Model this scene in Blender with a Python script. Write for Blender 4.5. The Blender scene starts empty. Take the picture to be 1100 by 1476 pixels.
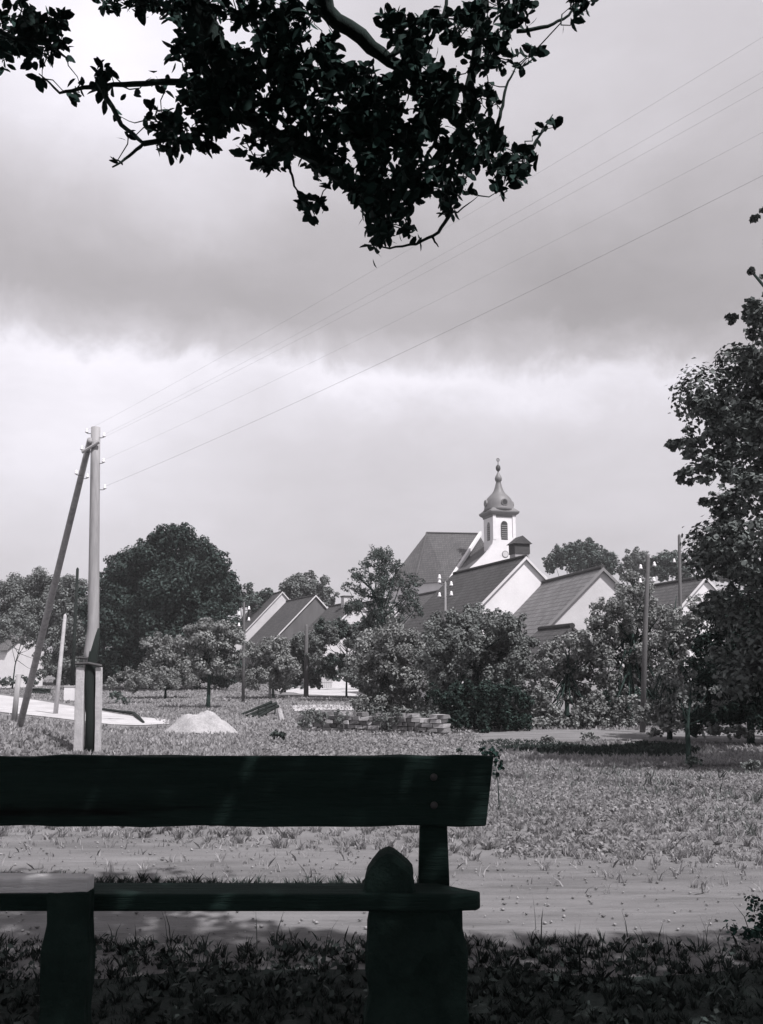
import bpy, math, random
import numpy as np
from mathutils import Vector

R = math.radians
random.seed(7)
rng = np.random.default_rng(11)
scene = bpy.context.scene
col = scene.collection

# ------------------------------------------------------------------ camera
F = 1350.0                      # focal length in pixels of the 1100 x 1476 photograph
HV = 950.0                      # height of the horizon in it
TH = math.atan((HV - 738.0) / F)
CH = 1.3                        # height of the lens above the bench ground
cam = bpy.data.cameras.new('camera')
camo = bpy.data.objects.new('camera', cam)
col.objects.link(camo)
cam.sensor_fit = 'VERTICAL'
cam.sensor_height = 24.0
cam.lens = 24.0 * F / 1476.0
cam.clip_start = 0.05
cam.clip_end = 9000
camo.location = (0, 0, CH)
camo.rotation_euler = (math.pi / 2 + TH, 0, 0)
scene.camera = camo

# ------------------------------------------------------------------ light
SUN_EL, SUN_BACK = 56.0, 50.0   # elevation; how far behind the camera's right hand
hx, hy = math.cos(R(SUN_BACK)), -math.sin(R(SUN_BACK))
sun_dir = Vector((hx * math.cos(R(SUN_EL)), hy * math.cos(R(SUN_EL)), math.sin(R(SUN_EL))))
sl = bpy.data.lights.new('sun', 'SUN')
sl.energy = 5.0
sl.angle = R(0.6)
sl.color = (1.0, 0.965, 0.985)
so = bpy.data.objects.new('sun', sl)
col.objects.link(so)
so.rotation_euler = sun_dir.to_track_quat('Z', 'Y').to_euler()

w = bpy.data.worlds.new('World')
scene.world = w
w.use_nodes = True
nt = w.node_tree
nt.nodes.clear()


class NT:
    """small helper to write node trees"""
    def __init__(s, tree):
        s.t = tree

    def n(s, typ, **kw):
        o = s.t.nodes.new(typ)
        for k, v in kw.items():
            if k.startswith('i_'):
                o.inputs[k[2:].replace('_', ' ')].default_value = v
            else:
                setattr(o, k, v)
        return o

    def l(s, a, b):
        s.t.links.new(a, b)

    def val(s, x, sock):
        if isinstance(x, (int, float)):
            sock.default_value = x
        else:
            s.l(x, sock)

    def m(s, op, a, b=0.0, c=0.0, clamp=False):
        o = s.t.nodes.new('ShaderNodeMath')
        o.operation = op
        o.use_clamp = clamp
        s.val(a, o.inputs[0]); s.val(b, o.inputs[1]); s.val(c, o.inputs[2])
        return o.outputs[0]

    def ramp(s, fac, pts, interp='LINEAR'):
        o = s.t.nodes.new('ShaderNodeValToRGB')
        cr = o.color_ramp
        cr.interpolation = interp
        while len(cr.elements) < len(pts):
            cr.elements.new(0.5)
        for e, (p, c) in zip(cr.elements, pts):
            e.position = p
            if isinstance(c, (int, float)):
                c = (c, c, c)
            e.color = (c[0], c[1], c[2], 1)
        s.val(fac, o.inputs['Fac'])
        return o.outputs['Color']

    def noise(s, vec, scale, detail=4, rough=0.55, dist=0.0):
        o = s.t.nodes.new('ShaderNodeTexNoise')
        o.inputs['Scale'].default_value = scale
        o.inputs['Detail'].default_value = detail
        o.inputs['Roughness'].default_value = rough
        o.inputs['Distortion'].default_value = dist
        s.l(vec, o.inputs['Vector'])
        return o.outputs['Fac']


def build_sky():
    g = NT(nt)
    tc = g.n('ShaderNodeTexCoord')
    d = tc.outputs['Generated']
    sep = g.n('ShaderNodeSeparateXYZ')
    g.l(d, sep.inputs[0])
    x, y, z = sep.outputs
    el = g.m('MULTIPLY', g.m('ARCSINE', z), 180 / math.pi)
    az = g.m('MULTIPLY', g.m('ARCTAN2', x, y), 180 / math.pi)
    n1 = g.noise(d, 3.2, 5, 0.55)
    n2 = g.noise(d, 11.0, 6, 0.62, 0.3)
    sc2 = g.n('ShaderNodeMapping')
    sc2.inputs['Scale'].default_value = (1, 1, 2.6)
    g.l(d, sc2.inputs[0])
    n3 = g.noise(sc2.outputs[0], 5.0, 5, 0.6)
    warp = g.m('ADD', g.m('MULTIPLY', g.m('SUBTRACT', n1, 0.5), 4.5), g.m('MULTIPLY', g.m('SUBTRACT', n2, 0.5), 5.6))
    e2 = g.m('ADD', el, warp)
    # the cloud bank stands a little higher on its left
    e2 = g.m('ADD', e2, g.m('MULTIPLY', az, 0.03))
    fac = g.m('DIVIDE', g.m('MAXIMUM', e2, 0.0), 60.0, clamp=True)
    base = g.ramp(fac, [(0.0, .56), (7 / 60, .60), (12 / 60, .65), (15.0 / 60, .72), (17.0 / 60, .84), (18.4 / 60, .57),
                        (20.5 / 60, .44), (25 / 60, .48), (30 / 60, .57), (38 / 60, .62), (1.0, .40)])

    def blob(a0, e0, ra, re, k):
        da = g.m('DIVIDE', g.m('SUBTRACT', az, a0), ra)
        de = g.m('DIVIDE', g.m('SUBTRACT', g.m('ADD', el, g.m('MULTIPLY', warp, .7)), e0), re)
        q = g.m('ADD', g.m('MULTIPLY', da, da), g.m('MULTIPLY', de, de))
        return g.m('MULTIPLY', g.m('POWER', 2.718, g.m('MULTIPLY', q, -1.0)), k)
    v = base
    for b in ((-17, 34, 13, 6.5, .42), (-19, 13, 9, 6.0, .26), (1, 17, 8, 2.2, .10), (10, 33, 9, 4, .07), (-20, 20.5, 8, 3.2, -.05),
              (13, 21.5, 6, 2.6, -.07), (-2, 25, 14, 3, -.02), (22, 24, 5, 9, -.03), (-13, 26, 5, 2.5, .12), (21, 28, 4, 5, .0)):
        v = g.m('ADD', v, blob(*b))
    v = g.m('MULTIPLY', v, g.m('ADD', 0.84, g.m('MULTIPLY', n3, 0.32)))
    tint = g.ramp(g.m('MULTIPLY', v, 1.2, clamp=True), [(0, (1.03, .975, 1.0)), (.45, (1.02, .962, 1.005)), (1, (.985, .955, 1.035))])
    mul = g.n('ShaderNodeMix', data_type='RGBA', blend_type='MULTIPLY')
    mul.inputs['Factor'].default_value = 1
    sv = g.m('MULTIPLY', v, 10.0)
    comb = g.n('ShaderNodeCombineXYZ')
    for i in range(3):
        g.l(sv, comb.inputs[i])
    g.l(comb.outputs[0], mul.inputs[6]); g.l(tint, mul.inputs[7])
    sky = g.n('ShaderNodeTexSky', sky_type='NISHITA')
    sky.sun_disc = False
    sky.sun_elevation = R(SUN_EL)
    sky.sun_rotation = math.atan2(sun_dir.x, sun_dir.y)
    bw = g.n('ShaderNodeRGBToBW')
    g.l(sky.outputs[0], bw.inputs[0])
    mix = g.n('ShaderNodeMix', data_type='RGBA')
    mix.inputs['Factor'].default_value = 0.90
    g.l(bw.outputs[0], mix.inputs[6]); g.l(mul.outputs[2], mix.inputs[7])
    bg = g.n('ShaderNodeBackground')
    bg.inputs['Strength'].default_value = 0.1
    g.l(mix.outputs[2], bg.inputs['Color'])
    out = g.n('ShaderNodeOutputWorld')
    g.l(bg.outputs[0], out.inputs['Surface'])


build_sky()
scene.view_settings.view_transform = 'Standard'
scene.view_settings.look = 'None'
scene.view_settings.exposure = 0.16
scene.view_settings.gamma = 1.0
scene.render.engine = 'CYCLES'
scene.cycles.max_bounces = 5
scene.cycles.diffuse_bounces = 3

# ------------------------------------------------------------------ pixel <-> place
cT, sT = math.cos(TH), math.sin(TH)


def ray(u, v):
    a, b = (u - 550.0) / F, (738.0 - v) / F
    return Vector((a, cT - sT * b, sT + cT * b))


def P(u, v, d):
    """the point seen at photo pixel (u, v) that lies d metres in front"""
    r = ray(u, v)
    return Vector((0, 0, CH)) + r * (d / r.y)


GY = [-400, 5, 7, 10, 14, 18, 27, 40, 80, 150, 4000]
GZ = [0, 0, -.03, -.12, -.38, -.64, -.86, -1.0, -1.1, -1.2, -1.2]


def gz(x, y):
    y = np.asarray(y, float); x = np.asarray(x, float)
    z = np.zeros(np.broadcast(x, y).shape)
    for k in (-2, -1, 0, 1, 2):                       # smoothed profile
        z = z + np.interp(y + k * .045 * (np.abs(y) + 6), GY, GZ) / 5
    z = z + .05 * np.sin(x * .31 + y * .17) * np.clip((y - 8) / 10, 0, 1) + .012 * np.sin(x * 1.3 + .7 * y) * np.clip((y - 6) / 6, .3, 1)
    z = z + .50 * np.exp(-((x + 7.9) / 2.4) ** 2 - ((y - 19.6) / 2.6) ** 2)
    return z


def G(u, v):
    """ground point seen at pixel"""
    r = ray(u, v)
    if r.z >= -1e-4:
        return Vector((r.x / r.y * 600, 600, -1.2))
    lo, hi = 0.2, 900.0
    f = lambda d: CH + r.z * d / r.y - float(gz(r.x / r.y * d, d))
    d = lo
    while d < hi and f(d) > 0:
        d *= 1.01
    a, b = d / 1.01, d
    for _ in range(30):
        m_ = (a + b) / 2
        if f(m_) > 0: a = m_
        else: b = m_
    return Vector((r.x / r.y * a, a, float(gz(r.x / r.y * a, a))))


def on_ground(x, y):
    return Vector((x, y, float(gz(x, y))))


def base_at(u, d, sink=0.0):
    p = P(u, 950, d)
    return Vector((p.x, d, float(gz(p.x, d)) - sink))

# ------------------------------------------------------------------ materials
MATS = {}


def material(name, base, var=0.25, scale=4.0, rough=0.85, bump=0.3, bscale=None, kind='noise', spec=0.25, stretch=(1, 1, 1),
             island=0.0, patches=None, uvtiles=None, translucent=0.0):
    m_ = bpy.data.materials.new(name)
    m_.use_nodes = True
    t = m_.node_tree
    t.nodes.clear()
    g = NT(t)
    if isinstance(base, (int, float)):
        base = (base, base * .985, base * 1.0)
    geo = g.n('ShaderNodeNewGeometry')
    mp = g.n('ShaderNodeMapping')
    mp.inputs['Scale'].default_value = stretch
    g.l(geo.outputs['Position'], mp.inputs[0])
    pos = mp.outputs[0]
    n = g.noise(pos, scale, 6, .62)
    nb = g.noise(pos, scale * .17, 3, .5)
    f = g.m('ADD', g.m('MULTIPLY', n, .65), g.m('MULTIPLY', nb, .35))
    f = g.m('ADD', g.m('MULTIPLY', g.m('SUBTRACT', f, .5), 2.4), .5, clamp=True)
    lo = [c * (1 - var) for c in base]; hi = [c * (1 + var) for c in base]
    c_ = g.ramp(f, [(0, lo), (1, hi)])
    if island:
        rnd = geo.outputs['Random Per Island']
        k = g.m('ADD', 1 - island, g.m('MULTIPLY', g.m('POWER', rnd, 1.4), 2.3 * island))
        mm = g.n('ShaderNodeVectorMath', operation='SCALE')
        g.l(c_, mm.inputs[0]); g.l(k, mm.inputs['Scale'])
        c_ = mm.outputs[0]
    if patches:
        dark, psc, thr = patches
        pn = g.noise(pos, psc, 6, .65)
        pf = g.m('MULTIPLY', g.m('SUBTRACT', pn, thr), 9.0, clamp=True)
        mx = g.n('ShaderNodeMix', data_type='RGBA')
        g.l(pf, mx.inputs['Factor']); g.l(c_, mx.inputs[6])
        mx.inputs[7].default_value = (dark, dark * .99, dark, 1)
        c_ = mx.outputs[2]
    height = g.noise(pos, bscale or scale * 2.5, 8, .7)
    if uvtiles:
        uv = g.n('ShaderNodeUVMap')
        br = g.n('ShaderNodeTexBrick')
        br.inputs['Scale'].default_value = 1.0
        br.inputs['Brick Width'].default_value = uvtiles[0]
        br.inputs['Row Height'].default_value = uvtiles[1]
        br.inputs['Mortar Size'].default_value = uvtiles[1] * .09
        br.inputs['Color1'].default_value = (1.15, 1.15, 1.15, 1)
        br.inputs['Color2'].default_value = (.82, .82, .82, 1)
        br.inputs['Mortar'].default_value = (.5, .5, .5, 1)
        g.l(uv.outputs[0], br.inputs['Vector'])
        mx = g.n('ShaderNodeMix', data_type='RGBA', blend_type='MULTIPLY')
        mx.inputs['Factor'].default_value = 1
        g.l(c_, mx.inputs[6]); g.l(br.outputs['Color'], mx.inputs[7])
        c_ = mx.outputs[2]
        height = g.m('ADD', height, g.m('MULTIPLY', br.outputs['Fac'], -.5))
    p = g.n('ShaderNodeBsdfPrincipled')
    p.inputs['Roughness'].default_value = rough
    p.inputs['Specular IOR Level'].default_value = spec
    g.l(c_, p.inputs['Base Color'])
    if bump:
        bp = g.n('ShaderNodeBump')
        bp.inputs['Strength'].default_value = bump
        bp.inputs['Distance'].default_value = 0.03
        g.l(height, bp.inputs['Height'])
        g.l(bp.outputs[0], p.inputs['Normal'])
    out = g.n('ShaderNodeOutputMaterial')
    sh = p.outputs[0]
    if translucent:
        tr = g.n('ShaderNodeBsdfTranslucent')
        g.l(c_, tr.inputs['Color'])
        ms = g.n('ShaderNodeMixShader')
        ms.inputs[0].default_value = translucent
        g.l(sh, ms.inputs[1]); g.l(tr.outputs[0], ms.inputs[2])
        sh = ms.outputs[0]
    g.l(sh, out.inputs['Surface'])
    MATS[name] = m_
    return m_


GRN = (.80, 1.06, .98)      # the prints' dark tones lean to green


def gt(k): return (k * GRN[0], k * GRN[1], k * GRN[2])


M_ground = material('ground_mat', .18, .3, 1.6, .95, .6, 9, patches=(.13, .55, .56))
M_path = material('path_mat', .185, .42, 2.6, .95, .9, 16, stretch=(.30, 1.6, 1), patches=(.135, 2.2, .53))
M_rut = material('rut_mat', .15, .35, 3.5, .95, .9, 18, stretch=(.4, 1.4, 1))
M_shade_ground = material('shade_ground_mat', gt(.030), .35, 2.2, .95, .8, 14)  # deep shade put into the ground colour
M_road = material('road_mat', .46, .28, 1.5, .95, .4, 8)
M_grass = material('grass_mat', .34, .40, .9, .8, 0, island=.28, translucent=.35)
M_grass_shade = material('grass_shade_mat', gt(.04), .25, .5, .8, 0, island=.55)  # shaded copy of the grass, darkness painted into its colour
M_weed = material('weed_mat', .25, .25, 1.5, .7, 0, island=.3, translucent=.3)
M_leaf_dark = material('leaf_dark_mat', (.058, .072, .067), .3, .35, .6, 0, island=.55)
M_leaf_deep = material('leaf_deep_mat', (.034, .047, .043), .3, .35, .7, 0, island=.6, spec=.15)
M_leaf_shade = material('leaf_shade_mat', (.022, .034, .030), .3, .9, .8, 0, island=.5, spec=.1)  # leaf colour darkened to stand for shade inside the foliage
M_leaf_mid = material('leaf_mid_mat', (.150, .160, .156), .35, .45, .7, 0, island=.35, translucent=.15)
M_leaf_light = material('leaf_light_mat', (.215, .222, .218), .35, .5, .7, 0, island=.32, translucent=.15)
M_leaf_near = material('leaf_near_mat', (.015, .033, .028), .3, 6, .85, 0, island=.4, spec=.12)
M_leaf_right = material('leaf_right_mat', (.095, .106, .102), .4, .9, .7, 0, island=.42)
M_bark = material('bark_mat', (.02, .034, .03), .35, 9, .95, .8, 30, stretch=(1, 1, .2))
M_bark_light = material('bark_light_mat', .16, .3, 9, .95, .8, 30, stretch=(1, 1, .2))
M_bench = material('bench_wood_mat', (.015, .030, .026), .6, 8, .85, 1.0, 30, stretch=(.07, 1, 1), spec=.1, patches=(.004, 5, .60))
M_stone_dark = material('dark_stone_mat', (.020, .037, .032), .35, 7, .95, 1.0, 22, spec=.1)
M_plank = material('weathered_plank_mat', .70, .2, 9, .8, .5, 30, stretch=(.1, 1, 1))
M_pole = material('pole_wood_mat', .31, .38, 9, .9, .5, 26, stretch=(1, 1, .12))
M_tar = material('tarred_wood_mat', gt(.02), .3, 7, .9, .5, 26, stretch=(1, 1, .12))
M_stub = material('concrete_stub_mat', .46, .22, 6, .9, .6, 26, patches=(.22, 5, .62))
M_porc = material('porcelain_mat', .85, .05, 6, .25, 0, spec=.6)
M_iron = material('iron_mat', .06, .2, 9, .6, .2)
M_wire = material('wire_mat', .30, .1, 9, .6, 0)
M_plaster = material('plaster_mat', .72, .10, .9, .9, .3, 9, patches=(.58, .8, .62))
M_plaster_g = material('old_plaster_mat', .54, .14, 1.0, .9, .4, 9, patches=(.40, .9, .60))
M_render_grey = material('grey_render_mat', .36, .12, 1.0, .9, .3, 9)
M_board_wall = material('dark_board_mat', .12, .3, 1.5, .9, .4, 9, stretch=(1, 1, .2))
M_roof_dark = material('dark_tile_mat', .085, .25, .8, .9, .6, 8, uvtiles=(.22, .28))
M_roof_mid = material('worn_tile_mat', .125, .25, .7, .9, .6, 8, uvtiles=(.22, .28))
M_roof_light = material('pale_tile_mat', .20, .22, .7, .9, .6, 8, uvtiles=(.24, .3))
M_roof_church = material('church_tile_mat', .135, .2, .5, .9, .5, 8, uvtiles=(.25, .35))
M_metal = material('sheet_metal_mat', .15, .25, .9, .55, .1, spec=.5)
M_trim = material('pale_trim_mat', .62, .1, 2, .8, .2)
M_trim_grey = material('grey_trim_mat', .22, .1, 2, .8, .2)
M_glass = material('window_glass_mat', .03, .1, 2, .15, 0, spec=.6)
M_gravel = material('gravel_mat', .38, .28, 9, .95, 1.0, 22)
M_fence = material('fence_wood_mat', .35, .2, 4, .9, .4)
M_rubble = material('rubble_mat', .24, .3, 3, .95, .8, 12, island=.45)
M_brick = material('chimney_brick_mat', .07, .3, 5, .9, .5)

# ------------------------------------------------------------------ object helpers


def tag(o, label=None, cat=None, group=None, kind=None):
    if label: o['label'] = label
    if cat: o['category'] = cat
    if group: o['group'] = group
    if kind: o['kind'] = kind
    return o


def empty(name, loc, label, cat, group=None):
    o = bpy.data.objects.new(name, None)
    o.empty_display_size = .3
    col.objects.link(o)
    o.location = loc
    return tag(o, label, cat, group)


def mesh(name, verts, faces, mat, parent=None, smooth=False, uvs=None, loc=None):
    """verts are world coordinates; they are made local to the parent (or to loc)"""
    v = np.asarray(verts, dtype=np.float64).reshape(-1, 3)
    off = np.array(parent_origin(parent) if parent is not None else (loc if loc is not None else (0, 0, 0)), float)
    v = v - off
    me = bpy.data.meshes.new(name)
    if isinstance(faces, np.ndarray):
        nf, k = faces.shape
        me.vertices.add(len(v))
        me.vertices.foreach_set('co', v.astype(np.float32).ravel())
        me.loops.add(nf * k)
        me.loops.foreach_set('vertex_index', faces.astype(np.int32).ravel())
        me.polygons.add(nf)
        me.polygons.foreach_set('loop_start', np.arange(0, nf * k, k, dtype=np.int32))
        me.update(calc_edges=True)
    else:
        me.from_pydata([tuple(q) for q in v], [], faces)
        me.update()
    if uvs is not None:
        uvl = me.uv_layers.new(name='UVMap')
        uvl.data.foreach_set('uv', np.asarray(uvs, np.float32).ravel())
    me.materials.append(mat)
    if smooth:
        me.polygons.foreach_set('use_smooth', np.ones(len(me.polygons), dtype=bool))
    o = bpy.data.objects.new(name, me)
    col.objects.link(o)
    if parent is not None:
        o.parent = parent
    else:
        o.location = off
    return o


def parent_origin(p):
    q = Vector((0, 0, 0))
    while p is not None:
        q += p.location
        p = p.parent
    return q


class MB:
    """collects shapes in world coordinates"""
    def __init__(s):
        s.v = []; s.f = []; s.uv = []

    def add(s, vs, fs):
        b = len(s.v)
        s.v += [tuple(x) for x in vs]
        s.f += [tuple(i + b for i in f) for f in fs]

    def box(s, o, ax, ay, az, x0, x1, y0, y1, z0, z1, taper=1.0):
        """box in a frame with origin o and unit axes"""
        o, ax, ay, az = Vector(o), Vector(ax), Vector(ay), Vector(az)
        c = []
        for k, z in enumerate((z0, z1)):
            t = taper if k else 1.0
            mx_, my_ = (x0 + x1) / 2, (y0 + y1) / 2
            for x, y in ((x0, y0), (x1, y0), (x1, y1), (x0, y1)):
                c.append(o + ax * (mx_ + (x - mx_) * t) + ay * (my_ + (y - my_) * t) + az * z)
        s.add(c, [(0, 3, 2, 1), (4, 5, 6, 7), (0, 1, 5, 4), (1, 2, 6, 5), (2, 3, 7, 6), (3, 0, 4, 7)])
        return s

    def tube(s, pts, rad, sides=8, jitter=0.0, cap=True):
        pts = [Vector(p) for p in pts]
        n = len(pts)
        if isinstance(rad, (int, float)): rad = [rad] * n
        b = len(s.v)
        prev = None
        for i, p in enumerate(pts):
            d = (pts[min(i + 1, n - 1)] - pts[max(i - 1, 0)])
            d = d.normalized() if d.length > 1e-9 else Vector((0, 0, 1))
            if prev is None:
                a = d.cross(Vector((0, 0, 1)) if abs(d.z) < .9 else Vector((1, 0, 0))).normalized()
            else:
                a = (prev - d * prev.dot(d)).normalized()
            prev = a
            c = d.cross(a)
            for k in range(sides):
                t = 2 * math.pi * k / sides
                r = rad[i] * (1 + (random.uniform(-jitter, jitter) if jitter else 0))
                s.v.append(tuple(p + a * (r * math.cos(t)) + c * (r * math.sin(t))))
        for i in range(n - 1):
            for k in range(sides):
                k2 = (k + 1) % sides
                s.f.append((b + i * sides + k, b + i * sides + k2, b + (i + 1) * sides + k2, b + (i + 1) * sides + k))
        if cap:
            s.f.append(tuple(b + k for k in reversed(range(sides))))
            s.f.append(tuple(b + (n - 1) * sides + k for k in range(sides)))
        return s

    def lathe(s, c, prof, sides=20, rot=0.0):
        """prof: (radius, z) pairs from the bottom up, around vertical axis at c"""
        b = len(s.v)
        for r, z in prof:
            for k in range(sides):
                t = 2 * math.pi * k / sides + rot
                s.v.append((c[0] + r * math.cos(t), c[1] + r * math.sin(t), z))
        for i in range(len(prof) - 1):
            for k in range(sides):
                k2 = (k + 1) % sides
                s.f.append((b + i * sides + k, b + i * sides + k2, b + (i + 1) * sides + k2, b + (i + 1) * sides + k))
        s.f.append(tuple(b + k for k in reversed(range(sides))))
        s.f.append(tuple(b + (len(prof) - 1) * sides + k for k in range(sides)))
        return s

    def prism(s, poly, d):
        """closed polygon (list of Vectors) extruded by vector d"""
        n = len(poly)
        vs = [Vector(p) for p in poly] + [Vector(p) + Vector(d) for p in poly]
        fs = [tuple(reversed(range(n))), tuple(range(n, 2 * n))] + [(i, (i + 1) % n, n + (i + 1) % n, n + i) for i in range(n)]
        s.add(vs, fs)
        return s

    def build(s, name, mat, parent=None, smooth=False, loc=None):
        return mesh(name, s.v, s.f, mat, parent, smooth, loc=loc)


def bevel(o, wdt, seg=2):
    m_ = o.modifiers.new('bevel', 'BEVEL')
    m_.width = wdt; m_.segments = seg; m_.limit_method = 'ANGLE'
    return o

# ------------------------------------------------------------------ foliage


def unit(n):
    a = rng.normal(size=(n, 3))
    return a / np.linalg.norm(a, axis=1, keepdims=True)


def leaf_quads(c, nrm, ln, wd, fold=0.0):
    """pointed leaf shapes (rhombic quads) round the centres c"""
    n = len(c)
    r = unit(n)
    t = np.cross(nrm, r); t /= np.linalg.norm(t, axis=1, keepdims=True) + 1e-9
    b = np.cross(nrm, t)
    ln = np.broadcast_to(ln, (n,))[:, None]; wd = np.broadcast_to(wd, (n,))[:, None]
    p0 = c - t * ln / 2
    p1 = c + b * wd / 2 - t * ln * .08 + nrm * wd * .12
    p2 = c + t * ln / 2
    p3 = c - b * wd / 2 - t * ln * .08 + nrm * wd * .12
    v = np.stack([p0, p1, p2, p3], 1).reshape(-1, 3)
    f = np.arange(4 * n).reshape(n, 4)
    return v, f


def clump_leaves(blobs, ls, cover=2.2, sub=14, open_=0.0, droop=0.0, up=.6):
    ls = ls * .74
    cover = cover * .85
    C, N = [], []
    for c, r in blobs:
        c = np.array(c); r = np.array(r)
        rm = r.mean()
        ns = max(5, int(sub))
        dirs = unit(ns)
        dirs[:, 2] = dirs[:, 2] * .9 + .12
        cc = c + dirs * r * rng.uniform(.45, 1.12, (ns, 1))
        sr = rm * rng.uniform(.15, .42, ns)
        if open_:
            keep = rng.random(ns) > open_
            cc, sr = cc[keep], sr[keep]
        for q, s_ in zip(cc, sr):
            n = int(cover * 4 * math.pi * s_ * s_ / (ls * ls * .55)) + 3
            d = unit(n)
            rad = s_ * rng.uniform(.25, 1.12, (n, 1)) ** .6
            rad = rad * np.where(rng.random((n, 1)) < .06, rng.uniform(1.05, 1.3, (n, 1)), 1.0)
            pp = q + d * rad * (r / rm)
            pp[:, 2] -= droop * rng.random(n) * s_
            nn = d * .8 + unit(n) * .75 + np.array([0, 0, up])
            C.append(pp); N.append(nn)
        n = int(cover * .55 * 4 * math.pi * (rm * .6) ** 2 / (ls * ls)) if not open_ else 0
        if n:
            d = unit(n)
            C.append(c + d * r * .62 * rng.uniform(.6, 1, (n, 1))); N.append(d + unit(n) * .5)
    C = np.concatenate(C); N = np.concatenate(N)
    N /= np.linalg.norm(N, axis=1, keepdims=True)
    L = ls * rng.uniform(.65, 1.35, len(C))
    return leaf_quads(C, N, L, L * rng.uniform(.55, .85, len(C)))


def px_blobs(lst, d, spread=.25, flat=1.0, extra=1):
    extra = 2 if extra == 1 and len(lst) > 8 else extra
    """blobs given as (u, v, r) in photo pixels, set round the distance d with real depth"""
    out = []
    us = [b[0] for b in lst]
    width = (max(us) - min(us) + 1) / F * d
    for u, v, r in lst:
        for k in range(extra):
            dd = random.uniform(-1, 1) * width * spread
            if k: dd = abs(dd) + r / F * d * .6
            rr = r * 1.13 / F * d * (1 if k == 0 else .85)
            out.append((P(u, v, d + dd), (rr, rr, rr * flat)))
    return out


def tree(name, label, cat, u, d, blobs, ls, mat, cover=1.7, trunk_r=.15, sub=14, open_=0.0, group=None, spread=.25, extra=1,
         flat=1.0, bark=None, lean=0.0, limbs=True, droop=0.0, blobs3=None, base=None, up=.6, skirt=None):
    if skirt:
        u0, u1, vb_, rs_ = skirt
        q = u0
        while q < u1:
            blobs = blobs + [(q, vb_ - random.uniform(.2, 1.3) * rs_, rs_ * random.uniform(.8, 1.2))]
            q += rs_ * 1.1
    b = base if base is not None else base_at(u, d, .05)
    root = empty(name, b, label, cat, group)
    bl = blobs3 if blobs3 is not None else px_blobs(blobs, d, spread, flat, extra)
    v, f = clump_leaves(bl, ls, cover, sub, open_, droop, up)
    keep = v[:, 2].reshape(-1, 4).min(1) > float(gz(b.x, b.y)) + .02
    v = v.reshape(-1, 4, 3)[keep].reshape(-1, 3)
    f = np.arange(len(v)).reshape(-1, 4)
    mesh('crown' if trunk_r else 'foliage', v, f, mat, root)
    if trunk_r:
        mb = MB()
        zs = [q[0].z for q in bl]
        top = Vector((sum(q[0].x for q in bl) / len(bl), sum(q[0].y for q in bl) / len(bl), max(zs)))
        if blobs3 is not None: top = Vector((b.x + .8, b.y + .5, 8.2))
        H = top.z - b.z
        fork = b + (top - b) * (.38 if H > 4 else .5)
        fork.x = b.x * .6 + fork.x * .4
        pts = [b + Vector((0, 0, -.1)), b + (fork - b) * .3 + Vector((random.uniform(-1, 1), 0, 0)) * trunk_r * .5, fork, fork + (top - fork) * .55, top]
        mb.tube(pts, [trunk_r * 1.35, trunk_r, trunk_r * .75, trunk_r * .4, trunk_r * .12], 9, .06)
        if limbs:
            for c, r in bl:
                if blobs3 is not None and c.x < b.x - 1.6: continue
                s_ = fork + (top - fork) * random.uniform(0, .5)
                if (c - s_).length < .3: continue
                mid = (s_ + c) / 2 + Vector((random.uniform(-.1, .1), random.uniform(-.1, .1), -.08)) * (c - s_).length
                mb.tube([s_, mid, c], [trunk_r * .42, trunk_r * .26, trunk_r * .08], 6)
        mb.build('trunk', bark or M_bark, root, smooth=True)
    return root

# ------------------------------------------------------------------ ground sheets


def axis(lo, hi, n, k):
    t = np.linspace(-1, 1, n)
    s = np.sinh(t * k) / math.sinh(k)
    return np.where(s < 0, -s * lo, s * hi)


def ground_mesh():
    xs = np.concatenate([-np.geomspace(700, 9, 45), np.linspace(-8.7, 8.7, 88), np.geomspace(9, 700, 45)])
    ys = np.concatenate([-np.geomspace(300, 4, 20), np.linspace(-3, 22, 150), np.geomspace(22.5, 3000, 110)])
    X, Y = np.meshgrid(xs, ys)
    Z = gz(X, Y)
    v = np.stack([X, Y, Z], -1).reshape(-1, 3)
    nx = len(xs)
    i = np.arange(len(ys) - 1)[:, None] * nx + np.arange(nx - 1)[None]
    f = np.stack([i, i + 1, i + nx + 1, i + nx], -1).reshape(-1, 4)
    tag(mesh('ground', v, f, M_ground, smooth=True), kind='structure')


ground_mesh()


def strip(name, left, right, mat, lift, label=None, n=120, m_=14, rag=.08, seed=1):
    """a sheet that follows the ground between two polylines of (x, y)"""
    rs = np.random.default_rng(seed)

    def res(pl):
        pl = np.array([(p[0], p[1]) for p in pl], float)
        s = np.r_[0, np.cumsum(np.linalg.norm(np.diff(pl, axis=0), axis=1))]
        t = np.linspace(0, s[-1], n)
        return np.stack([np.interp(t, s, pl[:, 0]), np.interp(t, s, pl[:, 1])], 1)
    a, b = res(left), res(right)
    wv = lambda: np.convolve(rs.normal(size=n + 4), np.ones(3) / 3, 'same')[2:n + 2] * rag * 1.6
    dirv = (b - a) / (np.linalg.norm(b - a, axis=1, keepdims=True) + 1e-9)
    a = a + dirv * wv()[:, None]; b = b + dirv * wv()[:, None]
    t = np.linspace(0, 1, m_)[None, :, None]
    g = a[:, None] * (1 - t) + b[:, None] * t
    z = gz(g[..., 0], g[..., 1]) + lift
    v = np.concatenate([g, z[..., None]], -1).reshape(-1, 3)
    i = np.arange(n - 1)[:, None] * m_ + np.arange(m_ - 1)[None]
    f = np.stack([i, i + 1, i + m_ + 1, i + m_], -1).reshape(-1, 4)
    o = mesh(name, v, f, mat, smooth=True)
    return tag(o, kind='structure')


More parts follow.
